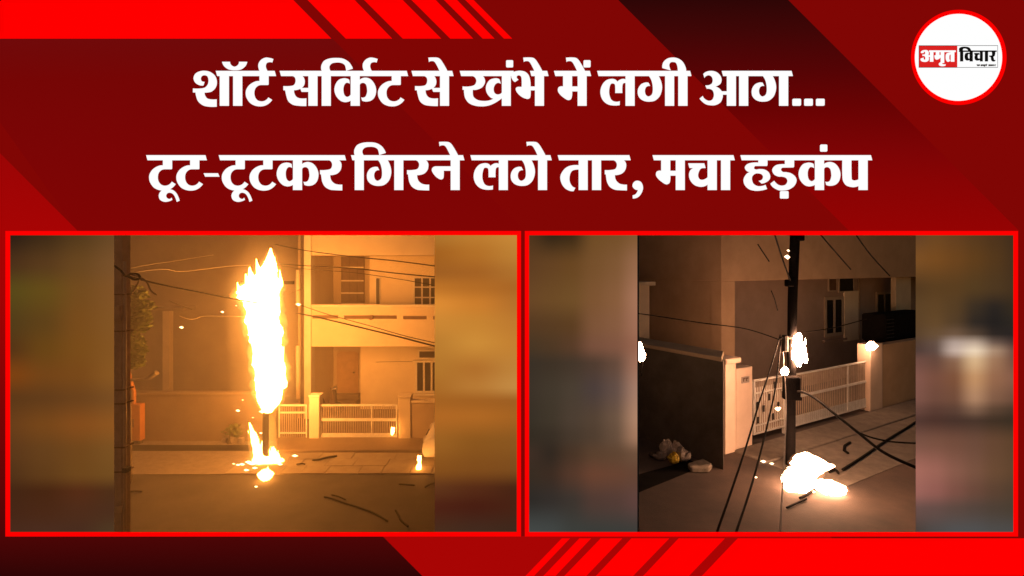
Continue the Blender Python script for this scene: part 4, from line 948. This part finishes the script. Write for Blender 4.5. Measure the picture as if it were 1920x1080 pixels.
# neighbour at the far left
ln = thing('outbuilding', tuple(RX(-3.2, 5, 0)), 'small pale outbuilding with a flat cap behind the dark wall in the right picture', 'outbuilding')
A, Z1 = RP(1190, 536, 4.0); B, _ = RP(1218, 536, 4.0)
MB(RX).box(A - 0.6, B, 4.0, 5.2, 0, Z1).build('wall', 'cream_plaster', ln, bevel=0.01)
MB(RX).box(A - 0.7, B + 0.14, 3.86, 5.3, Z1, Z1 + 0.13).build('cap', 'cream_plaster', ln, bevel=0.01)

# ---- compound wall, pillars, gates
A_ = Vector((PX(1356, 11.84), 11.84)); B_ = Vector((PX(1357.5, 12.75), 12.75))
cw = thing('compound_wall', (A_.x, A_.y, GZ), 'dark cement compound wall running back at the left of the right picture', 'wall')
C_ = A_ + V * 4; D_ = B_ + V * 4
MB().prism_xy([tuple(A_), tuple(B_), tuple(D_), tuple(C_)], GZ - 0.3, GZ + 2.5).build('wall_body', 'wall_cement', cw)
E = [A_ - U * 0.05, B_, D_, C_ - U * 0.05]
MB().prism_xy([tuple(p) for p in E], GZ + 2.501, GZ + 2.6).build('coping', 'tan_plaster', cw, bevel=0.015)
def rpillar(px0, px1, pyt, b, dep, mat, label, cap=0.0, zt=None):
    A = at_b(px0, b); B = at_b(px1, b); Z = RZ(pyt, (A + B) / 2, b)
    t = thing('gate_pillar', tuple(RX((A + B) / 2, b + dep / 2, 0)), label, 'pillar')
    MB(RX).box(A, B, b, b + dep, 0, Z - (0.13 if cap else 0)).build('shaft', mat, t, bevel=0.015)
    if cap: MB(RX).box(A - cap, B + cap, b - cap, b + dep + cap, Z - 0.13, Z).build('cap', mat, t, bevel=0.02)
    return t, A, B, Z
rpillar(1360.5, 1380, 671, -0.08, 0.5, 'pink_plaster', 'white capped pillar at the end of the dark compound wall', 0.09)
gp, A, B, Z = rpillar(1380.5, 1411, 689, -0.05, 0.35, 'pink_plaster', 'white gate post with a small house plate beside the narrow gate')
ha, hb_ = at_b(1390, -0.05), at_b(1404, -0.05)
pl = MB(RX).box(ha, hb_, -0.07, -0.051, RZ(719, ha, -0.05), RZ(707, ha, -0.05)).build('house_plate', 'plate', gp, bevel=0.003)
for k in range(2):
    s_ = (hb_ - ha); x_ = ha + s_ * (0.14 + 0.4 * k); z0_ = RZ(718, ha, -0.05)
    MB(RX).box(x_, x_ + s_ * 0.1, -0.076, -0.0705, z0_ + 0.03, z0_ + 0.12).build('plate_mark', 'rust_iron', pl)
    MB(RX).box(x_ + s_ * 0.1, x_ + s_ * 0.3, -0.076, -0.0705, z0_ + 0.09, z0_ + 0.12).build('plate_mark', 'rust_iron', pl)
rpillar(1632, 1655, 645, 0.0, 0.4, 'pink_plaster', 'white gate pillar with a flame on top at the right of the wide gate')
rw = thing('boundary_wall', tuple(RX(8.5, 0.1, 0)), 'brown boundary wall running off the right edge of the right picture', 'wall')
MB(RX).box(at_b(1655.5, 0.0), 20, 0.02, 0.3, 0, RZ(647, at_b(1655.5, 0.0), 0)).build('wall_body', 'peach_plaster', rw, bevel=0.01)
def rgate(px0, px1, zr, panel, nb, label, b, name='metal_gate', stiles=(), orn=False):
    A, B = at_b(px0, b), at_b(px1, b)
    t = thing(name, tuple(RX((A + B) / 2, b, 0.12)), label, 'gate')
    top = zr[-1][1]; bot = zr[0][0]
    for z0, z1 in zr: MB(RX).box(A, B, b - 0.022, b + 0.022, z0, z1).build('rail', 'white_metal', t, bevel=0.004)
    if panel: MB(RX).box(A, B, b - 0.012, b + 0.012, panel[0], panel[1]).build('kick_panel', 'white_metal', t)
    for s in [A, B - 0.05] + [at_b(p, b) for p in stiles]: MB(RX).box(s, s + 0.05, b - 0.026, b + 0.026, bot, top).build('stile', 'white_metal', t)
    for i in range(nb):
        x = A + (B - A) * (i + 0.5) / nb; MB(RX).box(x - 0.012, x + 0.012, b - 0.012, b + 0.012, bot, top - 0.01).build('bar', 'bar_paint', t)
    if orn:
        MB(RX).box(A + 0.05, B - 0.05, b + 0.014, b + 0.02, bot + 0.03, top - 0.22).build('mesh_sheet', 'white_metal', t)
        for i, (u_, w_) in enumerate(((0.12, 0.30), (0.3, 0.52), (0.48, 0.74), (0.66, 0.98), (0.6, 0.3), (0.78, 0.52), (0.93, 0.74), (0.1, 0.62))):
            x = A + (B - A) * u_; z = bot + (top - bot) * w_ * 0.86
            MB(RX).box(x - 0.05, x + 0.05, b - 0.03, b - 0.022, z - 0.09, z + 0.09).build('ornament', 'dark_iron', t, bevel=0.01)
    return t
ga = at_b(1412.5, 0.1)
rgate(1412.5, 1470, ((0.20, 0.25), (0.42, 0.46), (1.28, 1.33), (1.62, 1.67)), None, 14, 'narrow white gate with dark ornaments left of the charred pole', 0.12, orn=True)
rpillar(1473, 1483, 735, 0.08, 0.12, 'white_metal', 'slim white iron post behind the charred pole')
rgate(1484, 1631, ((0.12, 0.17), (0.92, 1.00), (1.58, 1.63)), (0.17, 0.42), 44, 'wide white barred gate behind the fire on the right street', 0.14, stiles=(1588,))

# ---- charred pole with boxes
pb = G(1482, 872, GZ)
def PP(px, py): return P(px, py, pb.y)
rp = thing('utility_pole', tuple(pb), 'charred black utility pole with junction box rising through the right picture', 'pole')
MB().tube([tuple(pb), tuple(PP(1484, 700)), tuple(PP(1486, 560)), tuple(PP(1491, 430)), tuple(PP(1494, 300))], [0.105, 0.1, 0.105, 0.11, 0.1], 14).build('shaft', 'charred', rp, smooth=True)
def pbox(px0, px1, py0, py1, dy0, dy1, name, mat, bv=0.02):
    a, b = PP(px0, py1), PP(px1, py0); return MB().box(a.x, b.x, pb.y + dy0, pb.y + dy1, a.z, b.z).build(name, mat, rp, bevel=bv)
pbox(1462, 1488, 702, 745, -0.32, -0.09, 'junction_box', 'charred')
pbox(1463, 1471, 627, 658, -0.18, -0.05, 'fuse_box', 'dark_iron')
pbox(1458, 1480, 630, 634, -0.16, -0.1, 'bracket', 'dark_iron', 0.005)
pbox(1490, 1503, 438, 452, -0.15, 0.1, 'clamp', 'charred')
pbox(1470, 1484, 524, 537, -0.14, 0.0, 'clamp', 'charred')
pbox(1488, 1497, 742, 748, -0.16, 0.0, 'bracket', 'charred', 0.005)
# ---- fires of the right street
pf = thing('pole_flame', tuple(PP(1496, 690)), 'bright flame burning on the side of the charred pole', 'fire')
rowsP = ((626, 1497, 1500), (632, 1490, 1504), (640, 1489, 1502), (650, 1488, 1507), (660, 1487, 1510), (668, 1488, 1509), (676, 1490, 1506), (685, 1494, 1500))
flame_mesh(rowsP, pb.y - 0.16, 'flame_hot_pale', 'flame_core', pf, 26, 0, 0.25, 0.6, 1.0, 7, 7)
flame_mesh(rowsP, pb.y - 0.16, 'flame_fringe_pale', 'flame_fringe', pf, 18, 0.06, 0.2, 0.7, 1.3, 4)
pf2 = thing('small_fire', tuple(PP(1472, 700)), 'small flame on top of the junction box on the charred pole', 'fire')
flame_mesh(((689, 1470, 1474), (693, 1466, 1478), (698, 1464, 1479), (702, 1467, 1476)), pb.y - 0.36, 'flame_core_pale', 'flame_core', pf2, 14, 0, 0.25, 0.6, 2.0, 4)
rf = thing('ground_fire', tuple(G(1510, 905, GZ)), 'spreading fire of burning cables on the road at the foot of the charred pole', 'fire')
rowsG = ((849, 1510, 1514), (855, 1498, 1522), (862, 1492, 1540), (870, 1491, 1548), (878, 1484, 1544), (888, 1474, 1530), (898, 1470, 1522), (908, 1469, 1520), (916, 1470, 1514), (920, 1474, 1506))
dg = G(1500, 918, GZ).y
flame_mesh(rowsG, dg, 'flame_ground_pale', 'flame_core', rf, 44, 0, 0.3, 0.7, 3.0, 9)
flame_mesh(rowsG, dg, 'flame_fringe_pale', 'flame_fringe', rf, 24, 0.045, 0.3, 0.8, 3.3, 4)
flame_mesh(((866, 1536, 1546), (872, 1530, 1562), (877, 1526, 1558), (882, 1530, 1540)), dg + 0.1, 'flame_ground_pale', 'flame_tongue', rf, 24, 0, 0.28, 0.8, 5.0, 6)
flame_mesh(((852, 1502, 1506), (860, 1494, 1508), (870, 1490, 1508), (880, 1484, 1506)), dg - 0.08, 'flame_ground_pale', 'flame_tongue', rf, 24, 0, 0.35, 0.8, 6.0, 6)
flame_mesh(((856, 1517, 1521), (864, 1512, 1532), (872, 1512, 1536), (880, 1512, 1532)), dg - 0.1, 'flame_ground_pale', 'flame_tongue', rf, 24, 0, 0.35, 0.8, 8.0, 6)
d2 = G(1555, 926, GZ).y
for mat_, nm_, gr_ in (('flame_ground_pale', 'flame_tongue', 0.0), ('flame_fringe_pale', 'flame_fringe', 0.05)):
    flame_mesh(((901, 1542, 1548), (905, 1536, 1566), (910, 1530, 1579), (916, 1531, 1586), (921, 1538, 1580), (926, 1547, 1568)), d2, mat_, nm_, rf, 32, gr_, 0.26, 0.8, 7.0, 6)
tf = thing('small_fire', tuple(RX(at_b(1634, -0.1), -0.1, 2.0)), 'flame burning on the corner of the right gate pillar', 'fire')
dt = RX(at_b(1633, -0.15), -0.15, 0).y
flame_mesh(((641, 1632, 1638), (646, 1626, 1643), (651, 1625, 1644), (656, 1627, 1636)), dt, 'flame_core_pale', 'flame_core', tf, 14, 0, 0.2, 0.7, 9.0, 4)
ef = thing('small_fire', tuple(P(1203, 675, 10.6)), 'flame on a hanging cable at the left edge of the right picture', 'fire')
flame_mesh(((643, 1194, 1202), (650, 1190, 1206), (658, 1190, 1209), (666, 1192, 1211), (672, 1196, 1209), (677, 1200, 1206)), 10.6, 'flame_core_pale', 'flame_core', ef, 14, 0, 0.2, 0.7, 11.0, 4)
for k, (px, py, sz) in enumerate(((1458, 767, 0.06), (1476, 482, 0.06), (1478, 470, 0.03), (1462, 765, 0.03))):
    spark(P(px, py, pb.y - 0.25), sz, 'spark_pale', 'glowing ember clinging to the charred pole', 'embers on the charred pole', (1.2, 1, 0.9))
for k, (px, py, sz) in enumerate(((1431, 868, 0.05), (1447, 872, 0.04), (1417, 898, 0.03), (1524, 925, 0.05))):
    p = G(px, py, GZ); spark((p.x, p.y, GZ + 0.035), sz, 'spark_pale', 'burning scrap on the road beside the ground fire', 'burning scraps on the right road', (1.5, 1, 0.6))

# ---- rubbish heap by the wall
rbh = thing('rubbish_heap', tuple(G(1265, 868, GZ)), 'heap of rubbish with a yellow bag at the foot of the dark wall', 'rubbish')
def bag(px, py, r, mat, name, seed, flat=0.8):
    c = G(px, py, GZ); vs = []; n_, m_ = 12, 8
    for i in range(m_ + 1):
        t = math.pi * i / m_
        for j in range(n_):
            a = 2 * math.pi * j / n_; k = 1 + 0.4 * noise.noise(Vector((math.cos(a) * 1.7 + seed, math.sin(a) * 1.7, t * 1.5)))
            vs.append((c.x + r * k * math.sin(t) * math.cos(a), c.y + r * 0.8 * k * math.sin(t) * math.sin(a), GZ + r * flat * (1 - math.cos(t)) * k * 0.95))
    MB().add(vs, [(i * n_ + j, i * n_ + (j + 1) % n_, (i + 1) * n_ + (j + 1) % n_, (i + 1) * n_ + j) for i in range(m_) for j in range(n_)]).build(name, mat, rbh)
bag(1263, 870, 0.13, 'bag_yellow', 'yellow_bag', 1.0, 1.1)
bag(1281, 866, 0.17, 'bag_grey', 'bag', 2.0, 1.0); bag(1250, 855, 0.17, 'bag_white', 'bag', 3.0, 1.1); bag(1238, 862, 0.16, 'bag_grey', 'bag', 5.0, 0.6); bag(1268, 856, 0.16, 'bag_white', 'bag', 7.0, 1.1); bag(1226, 858, 0.13, 'dirt', 'bag', 8.0, 0.5)
st = [G(x, y, GZ) for x, y in ((1289, 878), (1318, 869), (1336, 879), (1330, 887), (1296, 887))]
tag(MB().prism_xy([(p.x, p.y) for p in st], GZ, GZ + 0.13).build('stone_slab', 'stone', bevel=0.03), 'loose stone slab lying on the drain near the dark wall', 'slab')
# ---- cables of the right street
cable([PP(1463, 628), P(1445, 690, 11.0), P(1425, 750, 9.8), P(1395, 850, 8.0), P(1340, 1010, 6.2)], 0.015, BL, 'dark slack cable falling from the charred pole to the lower left, left of the two')
cable([PP(1464, 640), P(1455, 720, 10.6), P(1438, 800, 9.2), P(1412, 900, 7.6), P(1376, 1010, 6.2)], 0.015, BL, 'dark slack cable falling from the charred pole to the lower left, right of the two')
cable([PP(1468, 660), P(1474, 760, 10.4), P(1470, 860, 8.6), P(1462, 1010, 6.4)], 0.011, 'bag_grey', 'grey wire dropping straight down in front of the charred pole')
cable([PP(1490, 735), P(1505, 735, 11.4), P(1530, 748, 10.8), P(1570, 780, 10.0), P(1610, 812, 9.4), P(1660, 850, 8.8), P(1740, 886, 8.2)], 0.026, BL, 'thick black cable drooping from the junction box to the right edge')
cable([P(1612, 812, 9.42), P(1640, 822, 9.6), P(1680, 829, 9.8), P(1740, 832, 10)], 0.016, BL, 'thin black cable branching right from the thick drooping cable')
cable([PP(1484, 532), P(1474, 505, 11.6), P(1462, 470, 10.9), P(1448, 425, 10)], 0.018, BL, 'black wire rising to the upper left from the clamp on the charred pole')
cable([P(1421, 458, 11), P(1432, 475, 11.2), P(1442, 490, 11.4)], 0.014, BL, 'short loose black wire left of the charred pole near the top')
cable([P(1446, 545, 11.7), P(1452, 560, 11.8), P(1458, 582, 12.0)], 0.012, BL, 'short dangling wire left of the charred pole')
cable([PP(1470, 640), P(1400, 617, 12), P(1320, 606, 11.6), P(1240, 594, 11.2), P(1180, 585, 11)], 0.013, BL, 'dark wire running left from the charred pole across the house corner')
cable([P(1530, 430, 12.4), P(1560, 465, 13), P(1595, 505, 14.5)], 0.018, BL, 'black wire sloping down the upper wall right of the charred pole')
cable([P(1598, 430, 13), P(1630, 475, 13.8), P(1668, 517, 15)], 0.018, BL, 'black wire sloping down the upper wall at the far right')
cable([PP(1490, 625), P(1560, 615, 13.4), P(1625, 598, 15)], 0.012, BL, 'thin wire running right from the charred pole across the windows')
cable([P(1180, 640, 10.5), P(1200, 652, 10.6), P(1206, 675, 10.6), P(1202, 705, 10.6)], 0.014, BL, 'burning cable end hanging at the left edge of the right picture')
def rground(pts, r, label):
    cable([G(a, b, GZ) + Vector((0, 0, r + 0.012)) for a, b in pts], r, BL, label)
rground(((1580, 884), (1620, 858), (1660, 830), (1700, 805), (1730, 785)), 0.03, 'straight black cable lying across the right road towards the right edge')
rground(((1500, 938), (1515, 930), (1530, 918), (1537, 912)), 0.03, 'charred cable poking out of the ground fire')
rground(((1475, 955), (1490, 948), (1512, 938)), 0.02, 'burnt wire on the road below the ground fire')
rground(((1555, 888), (1565, 884), (1572, 890)), 0.03, 'charred scrap of cable right of the ground fire')
cl = thing('cable_scrap', tuple(G(1586, 845, GZ)), 'small dark curled scrap lying on the road behind the ground fire', 'scrap')
MB().tube([tuple(G(a, b, GZ) + Vector((0, 0, 0.03))) for a, b in ((1594, 832), (1584, 838), (1583, 847), (1590, 852))], 0.035, 6).build('scrap_strip', 'charred', cl)
